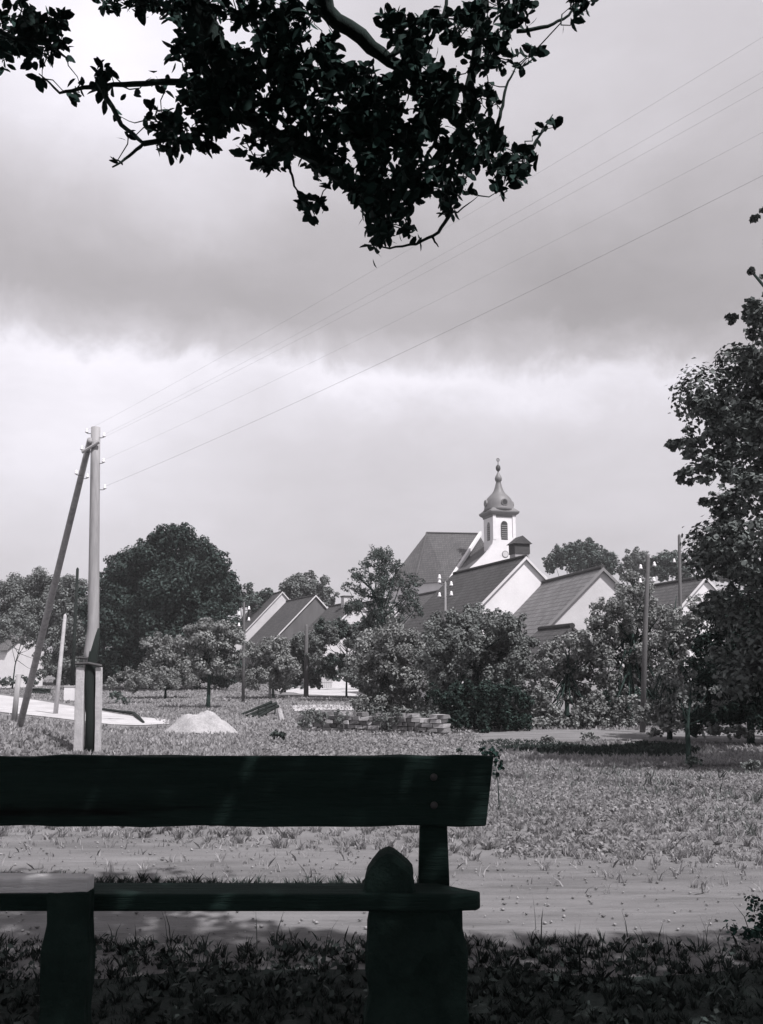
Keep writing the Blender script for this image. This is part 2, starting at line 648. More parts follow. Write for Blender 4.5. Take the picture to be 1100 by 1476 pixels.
# the trodden path that crosses between the bench and the grass
strip('path', [(-30, 3.6), (-8, 3.6), (-2, 3.6), (1, 3.6), (3, 3.6), (8, 3.6), (30, 3.6)],
      [(-30, 9.5), (-8, 8.3), (-3, 7.6), (0, 6.9), (2, 6.45), (4, 6.3), (8, 6.4), (30, 7.5)], M_path, .004, n=400, m_=26, rag=.10, seed=3)

strip('painted_shade_ground', [(-30, 4.15), (-6, 4.2), (-2, 4.12), (.6, 4.22), (3, 4.42), (8, 4.45), (30, 4.6)],  # dark sheet that deepens the tree shade by its colour
      [(-30, -6), (-6, -6), (-2, -6), (1, -6), (3, -6), (8, -6), (30, -6)], M_shade_ground, .008, n=300, m_=40, rag=.07, seed=13)



def gxy(u, v):
    p = G(u, v)
    return (p.x, p.y)


strip('road', [gxy(-420, 985), gxy(-120, 1008), gxy(0, 1027), gxy(60, 1033), gxy(120, 1040), gxy(170, 1046), gxy(215, 1046), gxy(245, 1044)],
      [gxy(-420, 972), gxy(-120, 990), gxy(0, 1002), gxy(60, 1011), gxy(120, 1021), gxy(170, 1030), gxy(215, 1036), gxy(245, 1038)], M_road, .02, n=70, m_=10, rag=.12, seed=5)
strip('village_lane', [gxy(395, 996), gxy(430, 1000), gxy(470, 1003), gxy(530, 1004), gxy(640, 1003)],
      [gxy(400, 984), gxy(430, 982), gxy(470, 984), gxy(530, 990), gxy(640, 992)], M_road, .02, n=50, m_=8, rag=.4, seed=6)
strip('dirt_track', [gxy(560, 1086), gxy(640, 1078), gxy(720, 1076), gxy(860, 1068), gxy(1000, 1071), gxy(1200, 1074)],
      [gxy(560, 1072), gxy(640, 1058), gxy(720, 1055), gxy(860, 1052), gxy(1000, 1055), gxy(1200, 1058)], M_path, .02, n=90, m_=10, rag=.15, seed=8)

SHADE_STRIP_FAR = [gxy(672, 1072), gxy(720, 1067), gxy(800, 1070), gxy(860, 1077), gxy(925, 1070), gxy(985, 1073), gxy(1010, 1080)]
SHADE_STRIP_NEAR = [gxy(672, 1074), gxy(720, 1080), gxy(800, 1088), gxy(860, 1091), gxy(925, 1091), gxy(985, 1091), gxy(1010, 1084)]
strip('shade_strip', SHADE_STRIP_NEAR, SHADE_STRIP_FAR, M_shade_ground, .012, n=140, m_=8, rag=.10, seed=17)  # flat dark sheet painting a shadow strip; the ground stays level

# grass: leaning blades by the hundred thousand, one object per kind


def blades(n, fx, fy, h0, h1, wd, seed, maskfn=None, lean=.5, tg=.16):
    r = np.random.default_rng(seed)
    y = fy(r, n); x = fx(r, n, y)
    k = np.ones(n, bool)
    if maskfn is not None: k = maskfn(x, y, r)
    x, y = x[k], y[k]; n = len(x)
    # blades gather in tufts
    tx = np.round(x / tg) * tg; ty = np.round(y / tg) * tg
    hsh = np.abs(np.sin(tx * 127.1 + ty * 311.7) * 43758.5) % 1
    pull = (.25 + .55 * hsh)
    x = x * (1 - pull) + (tx + .1 * np.sin(hsh * 40)) * pull
    y = y * (1 - pull) + (ty + .1 * np.cos(hsh * 40)) * pull
    h = r.uniform(h0, h1, n) * (.55 + .8 * hsh)
    z = gz(x, y)
    a = r.uniform(0, 2 * math.pi, n)
    ln = r.uniform(.1, lean * 1.6, n) * h
    la = r.uniform(0, 2 * math.pi, n)
    wv = wd(y) if callable(wd) else np.full(n, wd)
    dx, dy = np.cos(a) * wv / 2, np.sin(a) * wv / 2
    b = np.stack([x, y, z - .01], 1)
    d = np.stack([dx, dy, np.zeros(n)], 1)
    m1 = b + np.stack([np.cos(la) * ln * .35, np.sin(la) * ln * .35, h * .6], 1)
    tip = b + np.stack([np.cos(la) * ln, np.sin(la) * ln, h], 1)
    v = np.stack([b - d, b + d, m1 + d * .7, tip, m1 - d * .7], 1).reshape(-1, 3)
    f = np.arange(5 * n).reshape(n, 5)
    return v, f


def path_amount(x, y):
    lo = np.interp(x, [-30, -8, -2, 1, 3, 8, 30], [5.3, 5.0, 4.75, 4.55, 4.5, 4.6, 5.5])
    hi = np.interp(x, [-30, -8, -3, 0, 2, 4, 8, 30], [9.5, 8.3, 7.6, 6.9, 6.45, 6.3, 6.4, 7.5])
    return np.clip(np.minimum(y - lo, hi - y) * 4, 0, 1)


def nz2(x, y, s):
    return .5 + .25 * (np.sin(x * s + 1.3 * np.sin(y * s * .8)) + np.sin(y * s * 1.7 + 1.1 * np.sin(x * s * 1.3 + 2)))


def in_poly(x, y, poly):
    c = np.zeros(len(x), bool)
    j = len(poly) - 1
    for i in range(len(poly)):
        xi, yi = poly[i]; xj, yj = poly[j]
        c ^= ((yi > y) != (yj > y)) & (x < (xj - xi) * (y - yi) / (yj - yi + 1e-12) + xi)
        j = i
    return c


SHADE_STRIP = SHADE_STRIP_NEAR + SHADE_STRIP_FAR[::-1]
off_path = lambda x, y, r: (~in_poly(x, y, SHADE_STRIP) | (r.random(len(x)) < .05)) & (r.random(len(x)) > path_amount(x, y) * (.86 + .13 * nz2(x * .6, y, 4.1))) & (r.random(len(x)) < .35 + .9 * nz2(x, y, 1.1))
fan = lambda r, n, y: r.uniform(-1, 1, n) * (.47 * y + .9)
v, f = blades(240000, fan, lambda r, n: 5.6 + 12.5 * r.random(n) ** 1.2, .018, .075, lambda y: .004 + .0011 * y, 1, off_path, .7)
tag(mesh('meadow_grass', v, f, M_grass), 'short pale sunlit meadow grass beyond the bench', 'grass', kind='stuff')
v, f = blades(230000, fan, lambda r, n: 17 + 95 * r.random(n) ** 1.8, .04, .12, lambda y: .012 + .0016 * y, 2,
              lambda x, y, r: (r.random(len(x)) < .35 + .9 * nz2(x, y, .5)), .6)
off_roads = np.ones(len(f), bool)


def in_poly(x, y, poly):
    c = np.zeros(len(x), bool)
    j = len(poly) - 1
    for i in range(len(poly)):
        xi, yi = poly[i]; xj, yj = poly[j]
        c ^= ((yi > y) != (yj > y)) & (x < (xj - xi) * (y - yi) / (yj - yi + 1e-12) + xi)
        j = i
    return c


polys = [SHADE_STRIP, [gxy(-120, 1008), gxy(0, 1030), gxy(60, 1036), gxy(120, 1043), gxy(170, 1049), gxy(215, 1049), gxy(245, 1046), gxy(215, 1034), gxy(170, 1028), gxy(120, 1019), gxy(60, 1009), gxy(0, 1000), gxy(-120, 988)],
         [gxy(560, 1086), gxy(640, 1079), gxy(720, 1077), gxy(860, 1069), gxy(1000, 1072), gxy(1100, 1073), gxy(1100, 1057), gxy(860, 1052), gxy(720, 1055), gxy(640, 1058), gxy(560, 1070)],
         [gxy(400, 1004), gxy(540, 1006), gxy(540, 982), gxy(400, 982)]]
cx = v.reshape(-1, 5, 3)[:, 0]
for pl in polys:
    off_roads &= ~in_poly(cx[:, 0], cx[:, 1], pl)
v = v.reshape(-1, 5, 3)[off_roads].reshape(-1, 3)
tag(mesh('rough_grass', v, np.arange(len(v)).reshape(-1, 5), M_grass), 'longer rough grass on the slope down to the village', 'grass', kind='stuff')
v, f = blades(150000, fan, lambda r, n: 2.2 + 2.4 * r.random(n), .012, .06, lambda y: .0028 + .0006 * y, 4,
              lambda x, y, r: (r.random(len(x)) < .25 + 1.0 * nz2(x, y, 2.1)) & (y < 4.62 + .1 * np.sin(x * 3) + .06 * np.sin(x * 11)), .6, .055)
tag(mesh('shaded_grass', v, f, M_grass_shade), 'tufts of grass painted dark for the tree shade round the bench', 'grass', kind='stuff')
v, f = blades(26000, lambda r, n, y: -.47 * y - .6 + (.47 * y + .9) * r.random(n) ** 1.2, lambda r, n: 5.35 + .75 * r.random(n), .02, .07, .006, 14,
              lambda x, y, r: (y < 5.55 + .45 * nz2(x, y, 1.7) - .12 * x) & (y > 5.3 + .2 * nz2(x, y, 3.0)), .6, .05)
tag(mesh('shade_band_grass', v, f, M_grass_shade), 'grass fringe painted dark as a shadow band on the path behind the bench seat', 'grass', kind='stuff')  # blades coloured dark to stand for the shadow of the boughs
v, f = blades(60000, lambda r, n, y: 1.2 + 8 * r.random(n), lambda r, n: 15 + 13 * r.random(n), .03, .09, .022, 15, lambda x, y, r: in_poly(x, y, SHADE_STRIP), .6, .1)
tag(mesh('shade_strip_grass', v, f, M_grass_shade), 'grass painted dark over the shadow strip right of centre', 'grass', kind='stuff')  # dark blades belong to the painted shadow strip
# taller single stalks that stand against the bright path
v, f = blades(260, fan, lambda r, n: 4.1 + .5 * r.random(n), .06, .16, .006, 9, None, .35)
tag(mesh('grass_stalks', v, f, M_grass_shade), 'tall grass stalks painted in the shade tone along the shade edge of the path', 'grass', kind='stuff')

v, f = blades(9000, lambda r, n, y: (.5 - .5 * r.random(n) ** 1.6) * y, lambda r, n: 7.3 + 9 * r.random(n), .05, .14, lambda y: .004 + .0011 * y, 31,
              lambda x, y, r: nz2(x, y, 2.3) > .62, .6, .22)
tag(mesh('tall_tufts', v, f, M_leaf_mid), 'taller dark tufts scattered over the grass bank at the right', 'grass', kind='stuff')


def broad_weeds(n, fx, fy, seed, size, mat, name, label, mask=None):
    r = np.random.default_rng(seed)
    y = fy(r, n); x = fx(r, n, y)
    if mask is not None:
        k = mask(x, y, r); x, y = x[k], y[k]; n = len(x)
    nl = 9
    X = np.repeat(x, nl) + r.normal(size=n * nl) * size * .9
    Y = np.repeat(y, nl) + r.normal(size=n * nl) * size * .9
    Z = gz(X, Y) + r.random(n * nl) ** 1.3 * size * 1.9
    c = np.stack([X, Y, Z], 1)
    nn = unit(len(c)) * .7 + np.array([0, -.2, .6]); nn /= np.linalg.norm(nn, axis=1, keepdims=True)
    L = size * r.uniform(.5, 1.3, len(c))
    v, f = leaf_quads(c, nn, L, L * .6)
    return tag(mesh(name, v, f, mat), label, 'weeds', kind='stuff')


broad_weeds(6500, lambda r, n, y: r.uniform(.12, .5, n) * y, lambda r, n: 6.6 + 10 * r.random(n) ** 1.1, 21, .035, M_weed, 'bank_weeds',
            'low broad leaved weeds on the grass bank right of the bench', lambda x, y, r: r.random(len(x)) < nz2(x, y, 1.4))
broad_weeds(2600, lambda r, n, y: r.uniform(-.13, .10, n) * y, lambda r, n: 17.5 + 11 * r.random(n), 22, .08, M_weed, 'slope_weeds',
            'knee high pale weeds on the slope before the stone wall', lambda x, y, r: r.random(len(x)) < nz2(x, y, .8) + .1)
broad_weeds(500, lambda r, n, y: r.uniform(-.5, .5, n) * y, lambda r, n: 2.6 + 1.9 * r.random(n), 23, .035, M_grass_shade, 'shade_weeds',
            'small weeds painted dark for the tree shade round the bench')

# small stones on the path
def pebbles():
    mbv, mbf = [], []
    r = np.random.default_rng(5)
    t = (1 + 5 ** .5) / 2
    oc = np.array([(1, 0, 0), (-1, 0, 0), (0, 1, 0), (0, -1, 0), (0, 0, 1), (0, 0, -1)], float)
    of = np.array([(0, 2, 4), (2, 1, 4), (1, 3, 4), (3, 0, 4), (2, 0, 5), (1, 2, 5), (3, 1, 5), (0, 3, 5)])
    n = 2200
    y = 4.5 + 3.6 * r.random(n); x = r.uniform(-.45, .45, n) * y
    s = .003 + .011 * r.random(n) ** 2.5
    v = oc[None] * s[:, None, None] * r.uniform(.6, 1.3, (n, 6, 1)) * np.array([1, 1, .6])
    v[..., 0] += x[:, None]; v[..., 1] += y[:, None]; v[..., 2] += gz(x, y)[:, None] + .012
    f = (of[None] + np.arange(n)[:, None, None] * 6).reshape(-1, 3)
    tag(mesh('path_pebbles', v.reshape(-1, 3), f, M_rubble), 'small loose pebbles strewn on the worn path', 'pebbles', kind='stuff')


pebbles()

# ------------------------------------------------------------------ bench
def rough_box(mb, x0, x1, y0, y1, z0, z1, n=10, amp=.006, endslant=0.0, seed=0):
    """a board along x with slightly wavy edges"""
    r = random.Random(seed)
    b = len(mb.v)
    for i in range(n + 1):
        t = i / n
        x = x0 + (x1 - x0) * t
        for k, (yy, zz) in enumerate(((y0, z0), (y1, z0), (y1, z1), (y0, z1))):
            sl_ = endslant * (1 if k >= 2 else 0) * (1 if i == n else 0)
            mb.v.append((x + sl_, yy + r.uniform(-amp, amp) * .3, zz + r.uniform(-amp, amp)))
    for i in range(n):
        for k in range(4):
            k2 = (k + 1) % 4
            mb.f.append((b + i * 4 + k, b + i * 4 + k2, b + (i + 1) * 4 + k2, b + (i + 1) * 4 + k))
    mb.f.append((b + 0, b + 3, b + 2, b + 1)); e = b + n * 4
    mb.f.append((e, e + 1, e + 2, e + 3))


BD = 3.6
bl0 = on_ground(-1.0, BD)
bench = empty('park_bench', bl0, 'long dark plank bench with a wide back board, silhouetted in tree shade', 'bench')
zt, zb = P(550, 1089, BD).z, P(550, 1190, BD).z
xr, xrb = P(711, 1089, BD).x, P(700, 1190, BD).x
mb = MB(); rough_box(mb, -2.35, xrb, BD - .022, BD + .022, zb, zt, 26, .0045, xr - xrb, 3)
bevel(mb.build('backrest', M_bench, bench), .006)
sz = P(600, 1271, 3.6).z
mb = MB(); xs_ = P(655, 1290, 3.5).x
r_ = random.Random(5)
outl = [(-2.3, 3.42), (xs_ - .02, 3.415), (xs_ + .075, 3.43), (xs_ + .09, 3.46), (xs_ + .035, 3.50), (xs_ - .055, 3.585), (-2.3, 3.60)]
mb.prism([Vector((x, y, sz - .058)) for x, y in outl], (0, 0, .058))
bevel(mb.build('seat', M_bench, bench), .008)
for xa in (P(625, 1230, 3.64).x, -2.0):
    mb = MB()
    hw0, hw1 = .056, .044
    mb.add([(xa - hw0, 3.605, .0), (xa + hw0, 3.605, .0), (xa + hw0, 3.70, .0), (xa - hw0, 3.70, .0),
            (xa - hw0 * 1.02, 3.605, .5), (xa + hw0 * 1.0, 3.605, .5), (xa + hw0, 3.69, .5), (xa - hw0, 3.69, .5),
            (xa - hw1, 3.626, zt - .05), (xa + hw1, 3.626, zt - .05), (xa + hw1, 3.68, zt - .05), (xa - hw1, 3.68, zt - .05)],
           [(0, 3, 2, 1), (8, 9, 10, 11)] + [(a + k * 4, b + k * 4, b + 4 + k * 4, a + 4 + k * 4) for k in (0, 1) for a, b in ((0, 1), (1, 2), (2, 3), (3, 0))])
    bevel(mb.build('back_post', M_bench, bench), .006)

for xa in (P(625, 1230, 3.64).x, -2.0):
    for zz in (.30, .70):
        c_ = Vector((xa, BD - .021, zb + (zt - zb) * zz))
        MB().tube([c_, c_ + Vector((0, -.008, 0)), c_ + Vector((0, -.013, 0))], [.014, .013, .006], 10).build('bolt', M_iron, bench, smooth=True)


def rock_block(x0, x1, y0, y1, z0, z1, seed, amp=.02, sub=5, flare=.0):
    """a rough hewn block: a subdivided box with displaced faces"""
    import bmesh
    r = random.Random(seed)
    bm = bmesh.new()
    bmesh.ops.create_cube(bm, size=1)
    bmesh.ops.subdivide_edges(bm, edges=bm.edges[:], cuts=sub, use_grid_fill=True)
    ph = [r.uniform(0, 6) for _ in range(9)]
    vs = []
    for q in bm.verts:
        p = q.co
        fl = 1 + flare * (.5 - p.z)
        x = x0 + (x1 - x0) * (.5 + p.x * fl); y = y0 + (y1 - y0) * (p.y * fl + .5); z = z0 + (z1 - z0) * (p.z + .5)
        n_ = amp * (math.sin(z * 23 + ph[0] + 3 * x) * .5 + math.sin(z * 51 + x * 40 + ph[1]) * .35 + r.uniform(-.45, .45))
        d = Vector((p.x, p.y, p.z * .5)).normalized()
        q.co = Vector((x, y, z)) + d * n_
    vs = [tuple(q.co) for q in bm.verts]
    fs = [tuple(l.vert.index for l in fc.loops) for fc in bm.faces]
    bm.free()
    return vs, fs


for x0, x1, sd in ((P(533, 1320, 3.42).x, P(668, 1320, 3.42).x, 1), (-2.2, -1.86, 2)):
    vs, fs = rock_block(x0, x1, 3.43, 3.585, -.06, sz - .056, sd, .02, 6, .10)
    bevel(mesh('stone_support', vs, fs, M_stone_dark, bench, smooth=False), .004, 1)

# rounded stone lying on the seat, left of the post
import bmesh


def boulder(name, label, cat, c, rx, ry, rz, seed, mat, amp=.12, parent=None, flatbase=True, group=None):
    bm = bmesh.new()
    bmesh.ops.create_icosphere(bm, subdivisions=3, radius=1)
    r = random.Random(seed)
    ph = [Vector((r.uniform(-3, 3), r.uniform(-3, 3), r.uniform(-3, 3))) for _ in range(5)]
    vs = []
    for q in bm.verts:
        p = q.co.normalized()
        k = 1 + amp * (math.sin(p.dot(ph[0]) * 1.3 + 1) + .6 * math.sin(p.dot(ph[1]) * 2.3) + .35 * math.sin(p.dot(ph[2]) * 5)) * .6
        z = p.z * k
        if flatbase: z = max(z, -.35)
        vs.append((c[0] + p.x * k * rx, c[1] + p.y * k * ry, c[2] + z * rz))
    fs = [tuple(l.vert.index for l in fc.loops) for fc in bm.faces]
    bm.free()
    o = mesh(name, vs, fs, mat, parent, smooth=True, loc=None if parent else (c[0], c[1], c[2] - .35 * rz))
    if label: tag(o, label, cat, group)
    return o


def lump():
    """the dark house-shaped block behind the seat: low sides, blunt peak"""
    d = 3.51
    zb_ = sz + .001
    L, Rr = P(524, 1268, d).x, P(598, 1268, d).x
    prof = [(0, 0), (.03, .22), (.07, .45), (.17, .66), (.30, .88), (.42, .97), (.5, 1.0), (.60, .95), (.74, .80), (.88, .64), (.965, .50), (.955, .30), (1, .08), (1.01, 0)]
    h = P(560, 1223, d).z - zb_
    rings = []
    n = len(prof)
    ys = [(-.075, .55), (-.06, .9), (-.02, 1.0), (.03, 1.0), (.065, .93), (.08, .6)]
    vs, fs = [], []
    for y, s_ in ys:
        for a, b in prof:
            vs.append((L + (Rr - L) * (.5 + (a - .5) * (1 if s_ > .8 else .9)), d + y, zb_ + b * h * s_ ** .4))
    for i in range(len(ys) - 1):
        for k in range(n):
            k2 = (k + 1) % n
            fs.append((i * n + k, i * n + k2, (i + 1) * n + k2, (i + 1) * n + k))
    fs.append(tuple(reversed(range(n)))); fs.append(tuple((len(ys) - 1) * n + k for k in range(n)))
    o = mesh('round_stone', vs, fs, M_stone_dark, smooth=False, loc=((L + Rr) / 2, d, zb_))
    tag(o, 'dark hump backed stone resting on the bench seat left of the back post', 'stone')


lump()

# a second, narrow seat on a block at the left edge
low = empty('plank_stool', on_ground(P(60, 1300, 3.35).x, 3.33), 'narrow pale plank laid on a dark block, low in the left corner', 'stool')
mb = MB(); z_ = P(60, 1258, 3.42).z
rough_box(mb, -2.2, P(128, 1265, 3.35).x, 3.345, 3.42, z_ - .05, z_, 12, .003, 0, 8)
bevel(mb.build('seat', M_plank, low), .006)
vs, fs = rock_block(P(62, 1300, 3.3).x, P(124, 1300, 3.3).x, 3.33, 3.41, -.05, z_ - .048, 5, .010, 5, .12)
mesh('support', vs, fs, M_stone_dark, low)

# ------------------------------------------------------------------ the tree over the bench
def leafmesh_near(C, N, T, L, W):
    """oval leaves of six points each, slightly folded"""
    n = len(C)
    N = N / np.linalg.norm(N, axis=1, keepdims=True)
    T = T - N * (T * N).sum(1, keepdims=True); T /= np.linalg.norm(T, axis=1, keepdims=True) + 1e-9
    B = np.cross(N, T)
    prof = [(-.5, 0, 0), (-.28, .38, .10), (.05, .5, .14), (.34, .30, .06), (.52, 0, -.05), (.34, -.30, .06), (.05, -.5, .14), (-.28, -.38, .10)]
    P_ = [C + T * (a * L)[:, None] + B * (b * W)[:, None] + N * (c * W)[:, None] for a, b, c in prof]
    v = np.stack(P_, 1).reshape(-1, 3)
    return v, np.arange(8 * n).reshape(n, 8)


def overhang():
    base = on_ground(2.2, -3.6)
    root = empty('overhanging_tree', base, 'big leafy tree whose dark boughs hang into the top of the picture', 'tree')
    fork = Vector((1.9, -3.0, 3.1))
    mb = MB()
    mb.tube([base - Vector((0, 0, .2)), base + Vector((0, 0, .6)), fork, Vector((2.4, -2.6, 5.2)), Vector((2.2, -2.4, 7.2))], [.36, .29, .24, .15, .05], 14, .05)
    mb.build('trunk', M_bark, root, smooth=True)
    B = MB()
    skel = []

    def limb(pts, r0, r1, src=None):
        q = [P(u, v, d) for u, v, d in pts]
        if src is not None: q = [Vector(s_) for s_ in src] + q
        n = len(q)
        # subdivide + wiggle
        out, rr = [], []
        for i in range(n - 1):
            for k in range(4):
                t = k / 4
                p = q[i].lerp(q[i + 1], t)
                if k: p = p + Vector([random.uniform(-1, 1) for _ in range(3)]) * (q[i + 1] - q[i]).length * .03
                out.append(p)
        out.append(q[-1])
        for i in range(len(out)):
            t = i / (len(out) - 1)
            rr.append(r0 * (1 - t) ** .8 + r1)
        B.tube(out, rr, 8, .08)
        skel.extend(out)

    limb([(255, -160, 3.3), (285, 0, 3.5), (312, 80, 3.55), (350, 160, 3.6), (430, 215, 3.6), (500, 262, 3.65), (548, 325, 3.7), (556, 355, 3.7)], .070, .004,
         [fork, (.6, -.6, 4.3), (-.5, 1.6, 4.6)])
    limb([(425, -150, 3.4), (470, 15, 3.6), (535, 68, 3.7), (590, 105, 3.75), (640, 150, 3.8), (680, 215, 3.85), (735, 240, 3.85)], .055, .003,
         [fork, (1.0, .0, 4.5), (.1, 2.0, 4.6)])
    limb([(720, -120, 3.7), (690, 50, 3.8), (672, 150, 3.8), (650, 250, 3.8), (632, 300, 3.75)], .035, .003, [(1.2, 1.0, 4.8), (.9, 2.6, 4.6)])
    limb([(320, 120, 3.55), (240, 118, 3.5), (180, 122, 3.5), (120, 126, 3.45), (86, 134, 3.45), (56, 106, 3.4)], .013, .002)
    limb([(148, 128, 3.47), (175, 180, 3.45), (207, 207, 3.45), (186, 225, 3.42), (162, 241, 3.4)], .008, .003)
    limb([(207, 207, 3.45), (262, 200, 3.5), (320, 178, 3.55)], .008, .004)
    limb([(640, 270, 3.75), (652, 305, 3.7), (632, 335, 3.7), (600, 352, 3.7), (562, 358, 3.7), (525, 352, 3.7)], .008, .002)
    limb([(622, 340, 3.7), (632, 356, 3.7)], .004, .002)
    limb([(560, 300, 3.7), (600, 255, 3.7), (625, 210, 3.75), (640, 160, 3.8)], .008, .004)
    limb([(690, 225, 3.85), (715, 195, 3.8), (722, 160, 3.8), (730, 125, 3.8), (743, 98, 3.8)], .008, .003)
    limb([(735, 240, 3.85), (765, 215, 3.85), (782, 190, 3.85), (797, 165, 3.85)], .006, .002)
    limb([(640, 305, 3.75), (660, 306, 3.75), (690, 282, 3.75)], .005, .001)
    limb([(745, 45, 3.8), (790, 38, 3.8), (820, 22, 3.8), (838, -8, 3.8)], .007, .003)
    limb([(418, 240, 3.6), (424, 268, 3.6), (440, 288, 3.6)], .004, .002)
    limb([(-60, 20, 3.3), (20, 55, 3.35), (70, 62, 3.4), (97, 84, 3.4)], .014, .003, [(-.5, 1.6, 4.6), (-1.3, 2.5, 4.3)])
    limb([(560, 85, 3.7), (600, 55, 3.7), (640, 20, 3.7), (650, -40, 3.7)], .01, .004)
    limb([(150, -60, 3.4), (180, -5, 3.4), (215, 8, 3.4)], .01, .003, [(-.5, 1.6, 4.6)])
    limb([(385, 190, 3.6), (392, 225, 3.6), (405, 248, 3.6)], .005, .002)

    blobs = [(20, 35, 45), (62, 42, 36), (2, 80, 14), (90, 28, 16), (97, 80, 7), (45, 78, 14), (160, -2, 24), (200, -12, 30), (232, 0, 22), (172, 12, 12),
             (280, 20, 40), (272, 85, 30), (290, 140, 34), (300, 185, 30), (250, 190, 30), (225, 165, 18), (268, 208, 12), (345, 95, 34), (330, 140, 42), (345, 5, 36), (372, 175, 30),
             (400, 30, 42), (425, 85, 42), (395, 130, 45), (465, 140, 52), (430, 205, 38), (384, 222, 22), (470, 65, 24), (385, 65, 26),
             (500, 205, 52), (540, 130, 45), (555, 235, 48), (590, 45, 34), (612, 108, 34), (640, 175, 44), (600, 262, 36), (555, 290, 40), (548, 330, 24), (535, 352, 12), (598, 345, 10),
             (675, 35, 38), (740, 12, 34), (702, 78, 30), (690, 140, 26), (700, 205, 38), (740, 240, 26), (722, 265, 14), (655, 240, 34), (765, 214, 14), (560, 35, 20),
             (762, 72, 16), (752, 92, 12), (735, 85, 12), (444, 294, 18), (463, 292, 9), (455, 308, 7), (828, 12, 14), (822, 36, 9), (848, 10, 8), (648, 286, 18), (590, 320, 14),
             (146, 112, 17), (112, 128, 6), (143, 138, 10), (210, 168, 9), (226, 182, 10), (290, 212, 10), (783, 178, 8), (797, 182, 6), (770, 198, 6), (670, 262, 16), (520, 275, 20), (475, 245, 20), (625, 140, 30), (600, 190, 26), (490, 110, 30), (520, 165, 34), (300, 60, 26), (320, 110, 28), (270, 10, 24), (290, 120, 30), (560, 170, 30), (640, 120, 26), (575, 205, 30), (355, 210, 14), (450, 20, 20), (620, 30, 22), (600, 80, 24), (95, 131, 9), (62, 112, 5), (185, 200, 8), (168, 238, 5), (185, 124, 9), (215, 119, 10), (240, 125, 12), (165, 165, 6), (120, 120, 7)]
    C, T = [], []
    sk = [tuple(p) for p in skel]
    pts = []
    for (u, v, r) in blobs:
        if r > 20: r *= 1.06
        for _ in range(max(1, int(r * r / 55))):
            a, q = random.uniform(0, 6.283), r * math.sqrt(random.random()) * .86
            pts.append((P(u + q * math.cos(a), v + q * math.sin(a), random.uniform(3.3, 4.0)), r))
    arr = np.array(sk)
    dist = [float(((arr - np.array(p)) ** 2).sum(1).min()) for p, r in pts]
    for k_ in np.argsort(dist):
        p, r = pts[k_]
        d2 = ((arr - np.array(p)) ** 2).sum(1)
        s_ = Vector(arr[int(np.argmin(d2))])
        if (p - s_).length > .015:
            L_ = (p - s_).length
            q1 = s_.lerp(p, .4) + Vector([random.uniform(-1, 1) for _ in range(3)]) * L_ * .16
            q2 = s_.lerp(p, .75) + Vector([random.uniform(-1, 1) for _ in range(3)]) * L_ * .12
            B.tube([s_, q1, q2, p], [.003, .0026, .002, .0014], 5, cap=False)
            arr = np.vstack([arr, [tuple(q1), tuple(q2), tuple(p)]])
        nl = random.randint(5, 8) if r > 12 else random.randint(3, 5)
        for k in range(nl):
            off = Vector([random.gauss(0, 1) for _ in range(3)]).normalized()
            off.z -= .25
            C.append(tuple(p + off * random.uniform(.012, .042))); T.append(tuple(off))
    C = np.array(C); T = np.array(T)
    N = unit(len(C)) + np.array([0, -.25, .25])
    L = rng.uniform(.034, .066, len(C)); W = L * rng.uniform(.46, .64, len(C))
    v, f = leafmesh_near(C, N, T, L, W)
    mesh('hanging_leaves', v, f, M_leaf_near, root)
    # crown above and behind the camera, which throws the shade on the bench
    n = 150000
    p = np.stack([rng.uniform(-5.5, 8.5, n), rng.uniform(-6.5, 3.4, n), rng.uniform(2.9, 7.6, n)], 1)
    cl = nz2(p[:, 0], p[:, 1], 1.3) * .6 + nz2(p[:, 2] * 1.4 + p[:, 0], p[:, 1] - p[:, 2], 1.7) * .4
    lump_ = .30 * np.sin(p[:, 0] * 2.1) * np.sin(p[:, 1] * 2.7 + 1)
    ex = ((p[:, 0] - 1.6) / 6.6) ** 2 + ((p[:, 1] + 1.4) / 5.2) ** 2 + ((p[:, 2] - 4.6) / 3.0) ** 2
    k = (p[:, 1] + .517 * p[:, 2] < 4.75 + .25 * lump_ + .42 * np.clip(1.7 - p[:, 0], 0, 2.4)) & (p[:, 2] > 1.62 + .75 * np.maximum(p[:, 1], 0) + np.abs(lump_)) & (p[:, 2] > 2.9) & (ex < 1) & (cl > .12)
    p = p[k]
    N = unit(len(p)) + np.array([0, 0, .5])
    v, f = leafmesh_near(p, N, unit(len(p)), rng.uniform(.09, .14, len(p)), rng.uniform(.06, .09, len(p)))
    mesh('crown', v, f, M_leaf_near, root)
    for t in range(26):
        a = random.uniform(0, 6.283); q = random.uniform(1.5, 4.6)
        e = Vector((1.7 + q * 1.25 * math.cos(a), -1.6 + q * .85 * math.sin(a), random.uniform(4.0, 6.2)))
        if e.z < 1.7 + .75 * e.y: e.z = 1.9 + .75 * e.y
        s_ = fork + Vector((.1, .1, random.uniform(-.2, 2.6)))
        B.tube([s_, (s_ + e) / 2 + Vector((0, 0, .3)), e], [.06, .035, .008], 7, .05)
    B.build('branches', M_bark, root, smooth=True)


overhang()

